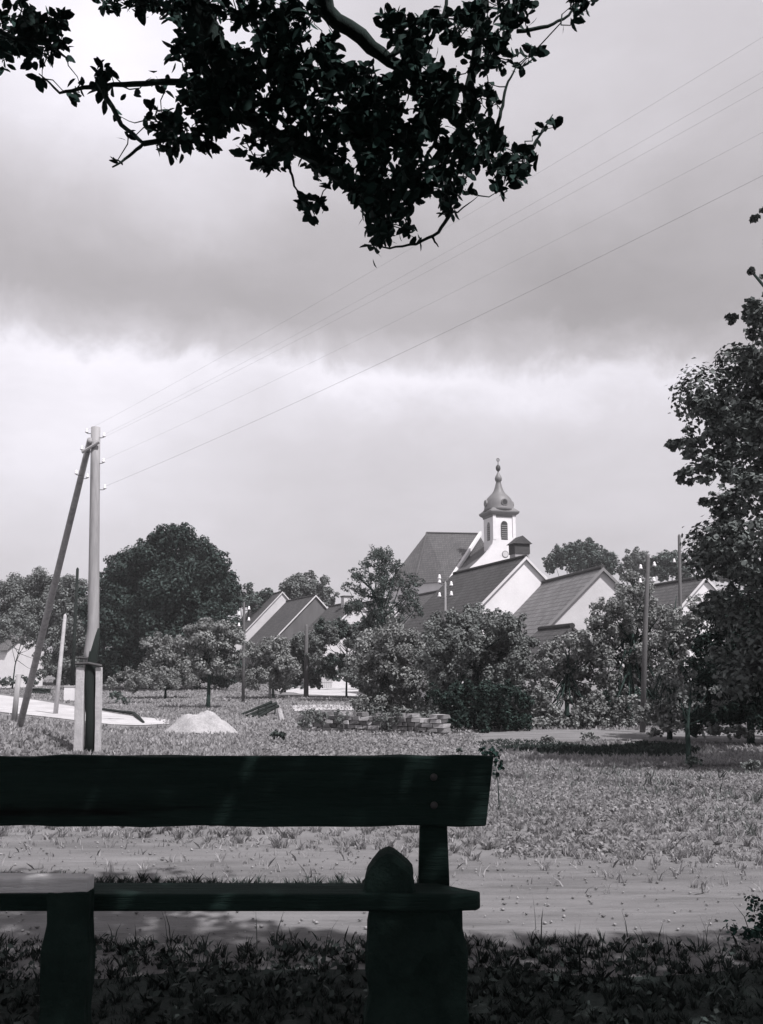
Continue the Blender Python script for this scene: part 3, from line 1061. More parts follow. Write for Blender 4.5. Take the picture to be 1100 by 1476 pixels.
# ------------------------------------------------------------------ telegraph poles
def insulator(root, p, side, dirv=(1, 0, 0), s=1.0):
    """a bent iron hook with a white porcelain bell"""
    d = Vector(dirv).normalized() * side
    mb = MB()
    mb.tube([p, p + d * .10 * s, p + d * .16 * s + Vector((0, 0, .02)) * s, p + d * .16 * s + Vector((0, 0, .07)) * s], .012 * s, 6)
    hk = mb.build('hook', M_iron, root)
    c = p + d * .16 * s
    mb = MB()
    mb.lathe((c.x, c.y), [(.035 * s, c.z + .03 * s), (.055 * s, c.z + .035 * s), (.052 * s, c.z + .08 * s), (.035 * s, c.z + .10 * s), (.04 * s, c.z + .125 * s), (.03 * s, c.z + .16 * s), (.008 * s, c.z + .175 * s)], 12)
    mb.build('insulator', M_porc, root, smooth=True)
    return c + Vector((0, 0, .11 * s))


AD = 18.0
ab = base_at(122, AD)
apole = empty('telegraph_pole', ab, 'tall weathered pole with a slanting strut, left beyond the bench', 'pole')
top = P(138, 616, AD)
mid = P(134.5, 905, AD)
mb = MB()
pl = [top.lerp(mid, t) for t in (0, .2, .4, .6, .8, 1)]
mb.tube(pl + [P(129, 940, AD), P(127, 965, AD)], [.088, .092, .096, .10, .104, .108, .10, .09], 14, .025)
mb.build('pole', M_pole, apole, smooth=True)
mb = MB()
mb.tube([P(137, 905, AD + .03), P(132, 940, AD + .03), P(129, 975, AD), P(131, 1030, AD), P(129, 1100, AD) + Vector((0, 0, -.15))], [.10, .13, .11, .095, .10], 12, .04)
mb.build('tarred_foot', M_tar, apole, smooth=True)
mb = MB()
st0, st1 = P(130, 634, AD - .10), G(28, 1049)
mb.tube([st0.lerp(st1, t) for t in (0, .2, .4, .6, .8, 1.02)], [.060, .072, .080, .09, .098, .105], 14, .025)
mb.build('strut', M_pole, apole, smooth=True)
# two pale stub posts the pole is bolted between, with a dark strap
for ua, ub, wd_, sd in ((116, 113, .155, 3), (141.5, 141, .08, 4)):
    a, b = P(ua + 1.5, 962, AD - .02), P(ub, 1100, AD - .02)
    vs, fs = rock_block(-.5, .5, -.5, .5, 0, 1, sd, .0, 4)
    V = []
    for x, y, z in vs:
        c = b.lerp(a, z)
        rr = random.Random(int((x * 7 + y * 13 + z * 31) * 1000))
        V.append((c.x + x * wd_ * (1.1 - .05 * z) + rr.uniform(-.006, .006), c.y + y * .16, c.z + (-.1 if z < .01 else 0)))
    bevel(mesh('stub_post', V, fs, M_stub, apole), .02, 2)
mb = MB()
mb.tube([P(109, 957, AD - .12), P(128, 956, AD - .14), P(147, 960, AD - .12)], .03, 6)
mb.tube([P(113, 948, AD - .05), P(127, 949, AD - .1)], .025, 6)
mb.build('strap', M_iron, apole)
# saddle of wood between pole and strut
mb = MB()
mb.tube([P(118, 652, AD - .12), P(143, 637, AD - .12)], [.03, .03], 6)
mb.build('brace', M_pole, apole)
hooks = []
for u, v_, sd in ((147, 631, 1), (146, 668, 1), (148, 706, 1), (121, 650, -1), (129, 652, 1), (123, 690, 1), (113, 685, -1), (128, 625, -1)):
    dd = AD - .02
    hooks.append(insulator(apole, P(u - 4 * sd, v_, dd), sd, s=.6))


# the near pole of the same line stands right of the picture
nd = 9.6
nb = base_at(1290, nd)
npole = empty('telegraph_pole', nb, 'near telegraph pole of the line, standing right of the bench beside the big tree', 'pole')
mb = MB(); nx = nb.x
mb.tube([nb - Vector((0, 0, .2)), nb + Vector((0, 0, 3)), nb + Vector((.02, 0, 8.2))], [.13, .115, .09], 14, .02)
mb.build('pole', M_pole, npole, smooth=True)


def wire(a, b, sag, name='telegraph_wire', label='', r=.0035, n=40):
    pts = []
    for i in range(n + 1):
        t = i / n
        p = Vector(a).lerp(Vector(b), t)
        p.z -= sag * 4 * t * (1 - t)
        pts.append(p)
    mb = MB(); mb.tube(pts, r, 5)
    o = mb.build(name, M_wire, loc=tuple(a))
    return tag(o, label, 'wire', 'telegraph wires across the sky')


wl = ['highest of the thin wires crossing the sky from the upper right', 'second highest thin wire, close below the top one',
      'middle one of the five thin wires crossing the sky', 'second lowest of the thin wires in the sky', 'lowest and heaviest wire crossing the grey cloud']
for k, (u0, v0, u1, v1, hk) in enumerate(((700, 340, 1100, 112, 7), (700, 356, 1100, 130, 0), (700, 415, 1100, 186, 3), (700, 432, 1100, 216, 1), (700, 480, 1000, 340, 2))):
    a = hooks[hk]
    # the line ends on the near pole at the height its slope in the sky asks for
    u = 1290 - (0 if k % 2 else 10)
    vv = v0 + (v1 - v0) * (u - u0) / (u1 - u0) - 4
    b = P(u, vv, nd)
    hb = insulator(npole, Vector((nx + (-.1 if k % 2 == 0 else .1), nd, b.z - .11)), -1 if k % 2 == 0 else 1)
    wire(a, hb, .12, label=wl[k], r=.0021 if k == 4 else .0012)


def village_pole(label, u, vt, d, r, ins=(), name='telegraph_pole', mat=None, lean=0, s=1.0, tilt_u=None, group='telegraph poles in the village'):
    r = r * .72
    b = base_at(tilt_u if tilt_u is not None else u, d)
    root = empty(name, b, label, 'pole', group)
    t = P(u, vt, d)
    mb = MB()
    mb.tube([b - Vector((0, 0, .2)), b.lerp(t, .5), t - Vector((0, 0, r)), t], [r * 1.15, r, r * .8, r * .3], 10, .02)
    mb.build('pole', mat or M_pole, root, smooth=True)
    for (iu, iv, sd) in ins:
        q = P(iu, iv, d)
        cxp = b.lerp(t, (q.z - b.z) / (t.z - b.z))
        insulator(root, Vector((cxp.x + sd * r * .6, cxp.y - .02, q.z)), sd, s=s)
    return root


M_pole_dim = material('grey_pole_mat', .12, .22, 7, .9, .5, 26, stretch=(1, 1, .12))
village_pole('stout grey pole standing before the bushes right of centre, white insulators near its top', 934, 800, 28, .10,
             [(921, 822, -1), (945, 818, 1), (921, 842, -1), (943, 840, 1)], tilt_u=921, mat=M_pole_dim, s=1.0)
village_pole('thin pole rising behind the bushes near the right hand house roof', 979, 770, 34, .09, [(974, 812, -1), (986, 812, 1)], mat=M_pole_dim)
village_pole('thin pole with white insulators in front of the church roof', 642, 838, 44, .085,
             [(632, 842, -1), (648, 846, 1), (632, 862, -1), (650, 860, 1), (636, 836, -1)], mat=M_pole, s=1.5)
village_pole('thin pole with white insulators left of the white gable sliver', 352, 868, 52, .11,
             [(344, 888, -1), (358, 880, 1), (344, 904, -1), (358, 896, 1)], mat=M_pole_dim, s=1.4)
village_pole('stout short post beside the pale lane at centre left', 442, 900, 58, .19, mat=M_pole_dim, name='lane_post', group='posts along the lane')
village_pole('short dark pole top seen between the legs of the braced pole', 112, 818, 62, .16, mat=M_tar, tilt_u=106, name='utility_pole')
village_pole('leaning pale post standing between the legs of the braced pole', 94, 885, 40, .12, mat=M_stub, tilt_u=84, name='leaning_post')
# short stub beside the strut foot
pb = G(77, 1043)
sp = empty('stub_post', pb, 'short weathered stub post beside the foot of the strut', 'post')
mb = MB(); mb.tube([pb - Vector((0, 0, .1)), P(21, 985, pb.y) if False else P(72 - 46, 968, pb.y)], [.10, .09], 10, .04)
for o in list(mb.v): pass
mb = MB(); a_ = G(20, 1040); mb.tube([a_ - Vector((0, 0, .1)), P(27, 972, a_.y)], [.10, .085], 10, .04)
sp.location = a_
mb.build('post', M_pole, sp, smooth=True)

# ------------------------------------------------------------------ houses
def gable_house(name, label, apex, d, phi, hw, pitch, length, roofm, wallm, over=.09, eave=.30, windows=(), chimney=None, trim=None, hipback=False,
                door=None, group=None, hw_r=None, cat='house'):
    """ridge runs back from the gable; phi turns the house to the left of the line of sight"""
    ph = R(phi)
    X = Vector((math.cos(ph), math.sin(ph), 0)); Y = Vector((-math.sin(ph), math.cos(ph), 0)); Z = Vector((0, 0, 1))
    ap = P(apex[0], apex[1], d)
    g0 = float(gz(ap.x, ap.y)) - .1
    O = Vector((ap.x, ap.y, g0))
    root = empty(name, O, label, cat, group)
    H = ap.z - g0
    tp = math.tan(R(pitch))
    hr = hw_r or hw
    he = H - hw * tp; her = H - hr * tp
    th = .10
    fr = lambda x, y, z: O + X * x + Y * y + Z * z
    # walls: one closed prism
    poly = [fr(-hw, 0, 0), fr(hr, 0, 0), fr(hr, 0, her - th), fr(0, 0, H - th), fr(-hw, 0, he - th)]
    MB().prism(poly, Y * length).build('wall', wallm, root)
    # roof: two slabs with uv in metres
    vs, fs, uv = [], [], []
    for sgn, hh in ((-1, hw), (1, hr)):
        L = (hh + eave) / math.cos(R(pitch))
        n_up = Vector((0, 0, 1))
        b = len(vs)
        x1 = sgn * (hh + eave); z1 = H - (hh + eave) * tp
        pts = [fr(0, -over, H + .02), fr(x1, -over, z1 + .02), fr(x1, length + over, z1 + .02), fr(0, length + over, H + .02)]
        low_ = [p - Z * (th + .015) for p in pts]
        vs += pts + low_
        q = [(0, 1, 2, 3), (4, 7, 6, 5), (0, 4, 5, 1), (1, 5, 6, 2), (2, 6, 7, 3), (3, 7, 4, 0)]
        if sgn > 0: q = [tuple(reversed(a)) for a in q]
        co = {0: (0, 0), 1: (0, L), 2: (length + 2 * over, L), 3: (length + 2 * over, 0)}
        for a in q:
            fs.append(tuple(i + b for i in a))
            for i in a: uv.append(co[i % 4])
    roof = mesh('roof', vs, fs, roofm, root, uvs=uv)
    # ridge tiles
    mb = MB(); mb.tube([fr(0, -over - .01, H + .03), fr(0, length + over + .01, H + .03)], .11, 8)
    mb.build('ridge', roofm if roofm is M_roof_dark else M_roof_mid, roof)
    if trim is not None:
        mb = MB()
        for sgn, hh in ((-1, hw), (1, hr)):
            a = fr(0, -over - .03, H + .03); b_ = fr(sgn * (hh + eave), -over - .03, H - (hh + eave) * tp + .03)
            mb.prism([a, b_, b_ - Z * .16, a - Z * .16] if sgn > 0 else [b_, a, a - Z * .16, b_ - Z * .16], Y * -.05)
        mb.build('verge_board', trim, roof)
    for (wx, wz, ww, wh) in windows:
        fm = MB()
        fm.box(fr(wx, -.004, wz), X, Y, Z, -ww / 2 - .07, ww / 2 + .07, -.05, .02, -.07, 0)
        fm.box(fr(wx, -.004, wz), X, Y, Z, -ww / 2 - .07, ww / 2 + .07, -.05, .02, wh, wh + .07)
        fm.box(fr(wx, -.004, wz), X, Y, Z, -ww / 2 - .07, -ww / 2, -.05, .02, 0, wh)
        fm.box(fr(wx, -.004, wz), X, Y, Z, ww / 2, ww / 2 + .07, -.05, .02, 0, wh)
        fm.box(fr(wx, -.004, wz), X, Y, Z, -.025, .025, -.045, .02, 0, wh)
        fo = fm.build('window', M_trim_grey, root)
        MB().box(fr(wx, -.004, wz), X, Y, Z, -ww / 2, ww / 2, -.02, .02, 0, wh).build('pane', M_glass, fo)
    if door:
        wx, ww, wh = door
        do = MB().box(fr(wx, -.004, .1), X, Y, Z, -ww / 2, ww / 2, -.04, .02, 0, wh).build('door', M_trim_grey, root)
    if chimney:
        for (cxx, cy, cw, ctop, style) in chimney:
            zb_ = H - abs(cxx) * tp - .4
            mb = MB()
            mb.box(fr(cxx, cy, 0), X, Y, Z, -cw / 2, cw / 2, -cw / 2, cw / 2, zb_, ctop - .3)
            ch = mb.build('chimney', M_brick if style else M_plaster_g, roof)
            m2 = MB()
            m2.box(fr(cxx, cy, 0), X, Y, Z, -cw / 2 - .07, cw / 2 + .07, -cw / 2 - .07, cw / 2 + .07, ctop - .3, ctop - .18)
            if style:
                m2.prism([fr(cxx - cw / 2 - .12, cy - cw / 2 - .1, ctop - .18), fr(cxx + cw / 2 + .12, cy - cw / 2 - .1, ctop - .18), fr(cxx, cy - cw / 2 - .1, ctop + .12)], Y * (cw + .2))
            m2.build('chimney_cap', M_brick, ch)
    return root, fr, H


# white gable under the church (nearest tall one)
gable_house('village_house', 'house with a bright white gable and dark tiled roof directly below the church', (757, 803), 50, 16.6, 4.6, 44, 10.5,
            M_roof_dark, M_plaster, trim=M_trim, windows=[(1.0, 1.2, .8, 1.1)], group='houses of the village')
gable_house('village_house', 'house with a pale tiled roof and white gable, right of the white gabled one', (868, 819), 42, 8.5, 3.6, 44, 11.2,
            M_roof_light, M_plaster_g, trim=M_trim_grey, windows=[(.9, .9, .8, 1.0)], group='houses of the village')
# chimney stack with its own pitched head, behind the white gable
ch_b = P(764, 950, 56)
chr_ = empty('chimney_house', Vector((ch_b.x, 57, float(gz(ch_b.x, 57)))), 'house hidden behind the white gable, only its tall chimney with dark pitched head showing', 'house', 'houses of the village')
o_ = Vector((ch_b.x, 57, -1.2))
X_, Y_, Z_ = Vector((math.cos(.25), math.sin(.25), 0)), Vector((-math.sin(.25), math.cos(.25), 0)), Vector((0, 0, 1))
z0 = P(764, 815, 57).z + 1.2; z1 = P(764, 797, 57).z + 1.2; z2 = P(764, 782, 57).z + 1.2; z3 = P(764, 771, 57).z + 1.2
MB().box(o_, X_, Y_, Z_, -3, 3, .5, 7, 0, 6.2).build('wall', M_plaster_g, chr_)
rf = MB().prism([o_ + X_ * -3.2 + Y_ * .3 + Z_ * 5.6, o_ + X_ * 3.2 + Y_ * .3 + Z_ * 5.6, o_ + Y_ * .3 + Z_ * 6.9], Y_ * 7).build('roof', M_roof_dark, chr_)
st = MB().box(o_, X_, Y_, Z_, -.46, .46, .4, 1.3, 5.5, z1).build('chimney', M_render_grey, rf)
hd = MB().box(o_, X_, Y_, Z_, -.5, .5, .36, 1.34, z1, z2 - .04)
hd.prism([o_ + X_ * -.62 + Y_ * .25 + Z_ * (z2 - .03), o_ + X_ * .62 + Y_ * .25 + Z_ * (z2 - .03), o_ + Y_ * .25 + Z_ * z3], Y_ * 1.2)
hd.build('chimney_head', M_brick, st)

gable_house('village_shed', 'low shed with a small dark roof just below the pale roofed house', (824, 903), 37, 8, 2.6, 38, 4.0, M_roof_dark, M_render_grey, over=.1)
gable_house('village_house', 'grey roofed house with a white verge at the right, behind the bushes', (1016, 832), 52, 9, 4.6, 46, 13, M_roof_mid, M_plaster, trim=M_trim, group='houses of the village')
gable_house('village_house', 'grey roofed house between the church and the feathery tree', (668, 846), 62, 17, 4.5, 42, 9, M_roof_mid, M_plaster_g, group='houses of the village')
gable_house('village_house', 'leftmost house of the row, a tapering sliver of white gable showing', (407, 853), 108, 20, 6.0, 47, 11, M_roof_dark, M_plaster_g, trim=M_trim, group='houses of the village')
gable_house('village_house', 'middle house of the left row with a dark roof and pale verge line', (455, 858), 95, 21, 5.2, 46, 11, M_roof_dark, M_board_wall, trim=M_trim, group='houses of the village')
gable_house('village_house', 'third house of the left row with a white gable peak among the trees', (517, 867), 85, 20, 3.4, 44, 9, M_roof_dark, M_plaster_g, trim=M_trim,
            chimney=[(0, 3.4, .9, 8.5, False)], windows=[(-2.5, 1.6, .6, 1.3), (-1.4, 1.6, .6, 1.3), (-.2, 1.6, .6, 1.3)], group='houses of the village')
gable_house('village_house', 'dark roofed house half hidden behind the thin feathery tree', (566, 862), 97, 20, 4.6, 44, 13, M_roof_dark, M_plaster_g, trim=M_trim_grey, group='houses of the village')
# the white house at the left edge, its long side towards the viewer
root, fr, H = gable_house('village_house', 'low bright white house with small dark windows at the left edge', (40, 912), 84, 80, 3.0, 26, 14,
                          M_roof_mid, M_plaster, group='houses of the village')
Xh = fr(1, 0, 0) - fr(0, 0, 0); Yh = fr(0, 1, 0) - fr(0, 0, 0)
for yy in (1.2, 2.9, 5.4, 8.0):
    fo = MB().box(fr(-3.0, yy, 1.55), Xh, Yh, Vector((0, 0, 1)), -.05, .02, -.42, .42, -.05, 1.2).build('window', M_trim_grey, root)
    MB().box(fr(-3.0, yy, 1.55), Xh, Yh, Vector((0, 0, 1)), -.07, .0, -.33, .33, .03, 1.1).build('pane', M_glass, fo)


# ------------------------------------------------------------------ church
def church():
    D0 = 110.0
    ph = R(16.2)
    X = Vector((math.cos(ph), math.sin(ph), 0)); Y = Vector((-math.sin(ph), math.cos(ph), 0)); Z = Vector((0, 0, 1))
    c0 = P(711, 776, D0)                       # front left corner of the tower
    g0 = -1.25
    O = Vector((c0.x, c0.y, g0))
    root = empty('church', O, 'white village church with a tiled nave roof and small onion domed bell tower', 'church')
    fr = lambda x, y, z: O + X * x + Y * y + Z * z

    def plane(u, v_, y=0.0):
        """pixel -> local (x, z) on the wall plane at depth y"""
        r = ray(u, v_); c = Vector((0, 0, CH)); o = O + Y * y
        t = (o - c).dot(Y) / r.dot(Y)
        q = c + r * t - o
        return q.dot(X), q.dot(Z)
    W = plane(743, 776)[0]
    xc = W / 2
    zt_ = plane(727, 741)[1]
    tw = MB().box(O, X, Y, Z, 0, W, .003, W, plane(727, 800)[1], zt_).build('tower', M_plaster, root)
    # facade with swept shoulders
    left = [plane(u, v_) for u, v_ in ((711, 774), (709.5, 784), (705, 792), (697, 801), (688, 810), (678, 819), (666, 829))]
    left = [(min(x, -.02 * i), z) for i, (x, z) in enumerate(left)]
    ez = left[-1][1]
    right = [(W - x, z) for x, z in reversed(left)]
    prof = [(left[-1][0], 0)] + list(reversed(left)) + [(p[0], p[1]) for p in reversed(right)] + [(right[0][0], 0)]
    poly = [fr(x, -.06, z) for x, z in prof]
    # wall sheet is built as strips so that its outline may curve in
    n = len(left)
    mb = MB()
    for i in range(n - 1):
        (xa, za), (xb, zb2) = left[i], left[i + 1]
        mb.prism([fr(xb, -.06, 0), fr(xa, -.06, 0), fr(xa, -.06, za), fr(xb, -.06, zb2)], Y * .5)
        mb.prism([fr(W - xa, -.06, 0), fr(W - xb, -.06, 0), fr(W - xb, -.06, zb2), fr(W - xa, -.06, za)], Y * .5)
    mb.prism([fr(left[0][0], -.06, 0), fr(W - left[0][0], -.06, 0), fr(W - left[0][0], -.06, left[0][1]), fr(left[0][0], -.06, left[0][1])], Y * .5)
    mb.build('facade', M_plaster, root)
    # round clock niche / oculus on the facade
    ox, oz = plane(728, 799)
    mb = MB()
    mb.tube([fr(ox, -.10, oz), fr(ox, -.04, oz)], .42, 20)
    mb.build('oculus_rim', M_trim_grey, root)
    mb = MB(); mb.tube([fr(ox, -.13, oz), fr(ox, -.09, oz)], .33, 20)
    mb.build('oculus', M_plaster_g, root)
    # front part of the roof
    rz = plane(711, 777)[1]; hwf = xc - left[-1][0]
    Lf = 7.6
    vs, fs, uv = [], [], []
    for sgn in (-1, 1):
        b = len(vs)
        pts = [fr(xc, .44, rz), fr(xc + sgn * (hwf + .1), .44, ez - .25), fr(xc + sgn * (hwf + .1), Lf, ez - .25), fr(xc, Lf, rz)]
        vs += pts + [p - Z * .2 for p in pts]
        q = [(0, 1, 2, 3), (4, 7, 6, 5), (0, 4, 5, 1), (1, 5, 6, 2), (2, 6, 7, 3), (3, 7, 4, 0)]
        if sgn > 0: q = [tuple(reversed(a)) for a in q]
        co = {0: (0, 0), 1: (0, 8), 2: (Lf, 8), 3: (Lf, 0)}
        for a in q:
            fs.append(tuple(i + b for i in a)); uv += [co[i % 4] for i in a]
    mesh('front_roof', vs, fs, M_roof_church, root, uvs=uv)
    MB().prism([fr(xc - hwf, .44, 0), fr(xc + hwf, .44, 0), fr(xc + hwf, .44, ez - .4), fr(xc, .44, rz - .25), fr(xc - hwf, .44, ez - .4)], Y * (Lf - .5)).build('front_wall', M_plaster, root)
    # louvred sound holes, arched
    def arch(face, cx_, zb_, w_, h_, name='belfry_window'):
        pts = [(-w_ / 2, 0), (w_ / 2, 0), (w_ / 2, h_ - w_ / 2)] + [(w_ / 2 * math.cos(a), h_ - w_ / 2 + w_ / 2 * math.sin(a)) for a in np.linspace(.3, math.pi - .3, 7)] + [(-w_ / 2, h_ - w_ / 2)]
        if face == 'front':
            q = [fr(cx_ + a, -.085, zb_ + b) for a, b in pts]; dd = Y * .03
        else:
            q = [fr(-.02, cx_ - a, zb_ + b) for a, b in pts]; dd = X * .03
        o = MB().prism(q, dd).build(name, M_glass, root)
        m2 = MB()
        for k in range(7):
            z = zb_ + .15 + k * (h_ - .5) / 7
            if face == 'front': m2.box(fr(cx_, -.11, z), X, Y, Z, -w_ / 2 + .03, w_ / 2 - .03, -.02, .03, 0, .10)
            else: m2.box(fr(-.05, cx_, z), X, Y, Z, -.02, .03, -w_ / 2 + .03, w_ / 2 - .03, 0, .10)
        m2.build('louvres', M_trim_grey, o)
    wz0, wz1 = plane(727, 778)[1], plane(727, 751)[1]
    arch('front', xc, wz0, .82, wz1 - wz0)
    arch('side', xc * .95, wz0, .82, wz1 - wz0)
    # corner pilasters and band
    for x in (.0, W - .32):
        MB().box(O, X, Y, Z, x - .03, x + .35, -.10, .1, left[0][1] - .3, zt_).build('pilaster', M_plaster, root)
    # cornice
    C = fr(xc, W / 2, 0)
    s = D0 / F * 1.02
    zc = lambda v_: CH + (P(727, v_, D0 + 1.4).z - CH)
    mb = MB()
    k2 = math.sqrt(2)
    rot = ph + math.pi / 4
    hwid = W / 2
    mb.lathe((C.x, C.y), [(hwid * k2 * 1.03, zc(747)), (hwid * k2 * 1.08, zc(744)), (hwid * k2 * 1.24, zc(742)), (hwid * k2 * 1.30, zc(740)), (hwid * k2 * 1.30, zc(738.5)), (hwid * k2 * 1.12, zc(736)), (hwid * k2 * 1.0, zc(734))], 4, rot)
    mb.build('cornice', M_metal, root)
    mb = MB()
    pr = [(23, 737), (21.5, 733), (21, 728), (19.8, 723), (17.4, 718.5), (13.8, 714.5), (10, 711), (7.4, 707), (5.6, 702), (4.2, 697), (3.4, 693.5), (4.6, 692.5), (5.3, 689.5), (4.6, 686.5), (2.8, 683.5), (1.3, 680.5), (.9, 678.5)]
    mb.lathe((C.x, C.y), [(a * s, zc(v_)) for a, v_ in pr], 24)
    dome = mb.build('onion_dome', M_metal, root, smooth=True)
    mb = MB()
    pr = [(.9, 680), (1.2, 678.5), (3.0, 677), (3.6, 674), (3.0, 671), (1.2, 669.2), (.6, 668.5), (.6, 660)]
    mb.lathe((C.x, C.y), [(a * s, zc(v_)) for a, v_ in pr], 14)
    mb.build('finial', M_iron, root, smooth=True)
    mb = MB()
    ring = [C + X * (2.2 * s * math.cos(a)) + Z * (zc(662) + 2.2 * s * math.sin(a) - C.z) for a in np.linspace(0, 2 * math.pi, 15)]
    mb.tube(ring, .05, 5)
    mb.build('finial_ring', M_metal, root)
    # round dormer windows in the dome
    for ang, in ((-math.pi / 2 + ph,), (math.pi + ph,), (ph,)):
        dv = Vector((math.cos(ang), math.sin(ang), 0)); sv = Vector((-math.sin(ang), math.cos(ang), 0))
        q0 = C + dv * (17.5 * s); q0.z = zc(726)
        mb = MB(); mb.tube([q0, q0 + dv * (4.2 * s)], 5.0 * s, 14)
        f_ = mb.build('dormer', M_metal, dome)
        mb = MB(); mb.tube([q0 + dv * (4.2 * s), q0 + dv * (4.3 * s)], 3.9 * s, 14)
        mb.build('pane', M_glass, f_)
    # nave behind, a hipped roof; a pale parapet divides the roofs
    A = P(615, 768, 122); B = P(690, 769.5, 117.5); Cc = P(645, 838, 114); Dd = P(597, 839, 117.5)
    E = P(556, 841, 121)
    ez2 = 11.0 + .0
    for q in (Cc, Dd, E): q.z = Cc.z
    A.z = max(A.z, B.z); 
    F_ = Vector((A.x * 2 - Dd.x + 3, A.y * 2 - Dd.y + 2, Cc.z)); Gg = Vector((B.x * 2 - Cc.x, B.y * 2 - Cc.y, Cc.z))
    vs = [A, B, Cc, Dd, E, F_, Gg]
    fs = [(0, 3, 2, 1), (0, 4, 3), (0, 5, 4), (0, 1, 6, 5), (1, 2, 6), (2, 3, 4, 5, 6)]
    uv = []
    for a in fs:
        p0 = Vector(vs[a[0]]); e1 = (Vector(vs[a[-1]]) - p0); e1 = e1.normalized(); nn = e1.cross(Vector(vs[a[1]]) - p0).normalized(); e2 = nn.cross(e1)
        for i in a: uv.append(((Vector(vs[i]) - p0).dot(e1), (Vector(vs[i]) - p0).dot(e2)))
    mesh('nave_roof', vs, fs, M_roof_church, root, uvs=uv)
    ins = lambda q: Vector((q.x, q.y, 0)) + ((Vector(((A.x + B.x) / 2, (A.y + B.y) / 2, 0))) - Vector((q.x, q.y, 0))).normalized() * .35
    base = [ins(q) for q in (Cc, Dd, E, F_, Gg)]
    mb = MB(); mb.prism([Vector((q.x, q.y, g0)) for q in reversed(base)], (0, 0, Cc.z - .02 - g0))
    mb.build('nave_wall', M_plaster, root)
    d1 = (B - Cc).normalized()
    up = Vector((0, 0, .16))
    side = (A - B).normalized() * -.35
    mb = MB(); mb.prism([Cc - d1 * .3 + up, B + d1 * .2 + up, B + d1 * .2 - up * 2, Cc - d1 * .3 - up * 2], side)
    mb.build('parapet', M_plaster, root)
    for a, b_ in ((A, B), (A, Dd)):
        MB().tube([a + Z * .03, b_ + Z * .03], .12, 6).build('ridge', M_roof_light, root)


church()

# ------------------------------------------------------------------ trees and bushes
G_far = 'far trees behind the village'
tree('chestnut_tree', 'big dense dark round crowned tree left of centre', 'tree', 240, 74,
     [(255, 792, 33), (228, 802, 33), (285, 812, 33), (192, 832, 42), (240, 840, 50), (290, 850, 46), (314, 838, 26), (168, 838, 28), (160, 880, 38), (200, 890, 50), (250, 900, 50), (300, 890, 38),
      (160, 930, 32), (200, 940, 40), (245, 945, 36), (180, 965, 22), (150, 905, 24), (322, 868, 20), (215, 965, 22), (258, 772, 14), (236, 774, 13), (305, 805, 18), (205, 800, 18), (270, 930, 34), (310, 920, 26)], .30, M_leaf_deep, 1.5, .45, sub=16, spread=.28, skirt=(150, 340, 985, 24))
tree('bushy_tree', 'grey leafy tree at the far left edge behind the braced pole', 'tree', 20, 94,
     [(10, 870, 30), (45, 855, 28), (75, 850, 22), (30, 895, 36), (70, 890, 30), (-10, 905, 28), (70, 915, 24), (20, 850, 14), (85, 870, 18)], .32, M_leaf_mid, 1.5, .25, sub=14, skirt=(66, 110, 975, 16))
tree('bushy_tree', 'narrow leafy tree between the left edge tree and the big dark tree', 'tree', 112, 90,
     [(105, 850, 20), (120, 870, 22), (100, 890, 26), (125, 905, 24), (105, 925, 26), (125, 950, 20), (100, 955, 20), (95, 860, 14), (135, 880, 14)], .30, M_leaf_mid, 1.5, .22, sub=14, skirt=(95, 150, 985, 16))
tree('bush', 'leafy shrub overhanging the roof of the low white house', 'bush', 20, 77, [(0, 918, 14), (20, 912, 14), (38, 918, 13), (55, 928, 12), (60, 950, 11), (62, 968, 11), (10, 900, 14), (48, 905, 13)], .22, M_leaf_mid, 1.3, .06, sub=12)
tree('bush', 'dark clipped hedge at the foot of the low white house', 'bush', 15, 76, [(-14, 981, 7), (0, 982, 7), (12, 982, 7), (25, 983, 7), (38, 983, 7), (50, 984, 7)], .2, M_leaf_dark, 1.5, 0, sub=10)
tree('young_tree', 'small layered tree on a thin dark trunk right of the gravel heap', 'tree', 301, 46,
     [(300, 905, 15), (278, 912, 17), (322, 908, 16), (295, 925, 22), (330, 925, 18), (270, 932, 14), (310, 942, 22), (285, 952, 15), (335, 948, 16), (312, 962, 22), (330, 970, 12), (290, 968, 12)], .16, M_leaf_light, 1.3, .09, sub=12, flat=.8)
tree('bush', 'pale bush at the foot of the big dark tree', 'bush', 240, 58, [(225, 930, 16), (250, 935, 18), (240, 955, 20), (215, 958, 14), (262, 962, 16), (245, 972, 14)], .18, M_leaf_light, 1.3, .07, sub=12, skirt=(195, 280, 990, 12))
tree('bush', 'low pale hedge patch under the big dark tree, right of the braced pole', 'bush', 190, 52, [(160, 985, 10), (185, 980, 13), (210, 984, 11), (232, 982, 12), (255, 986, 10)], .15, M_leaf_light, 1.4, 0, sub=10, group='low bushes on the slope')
tree('bush', 'small dark bush at the right foot of the braced pole', 'bush', 170, 36, [(172, 1004, 8), (180, 1010, 6), (164, 1002, 6)], .12, M_leaf_dark, 1.4, 0, sub=8)
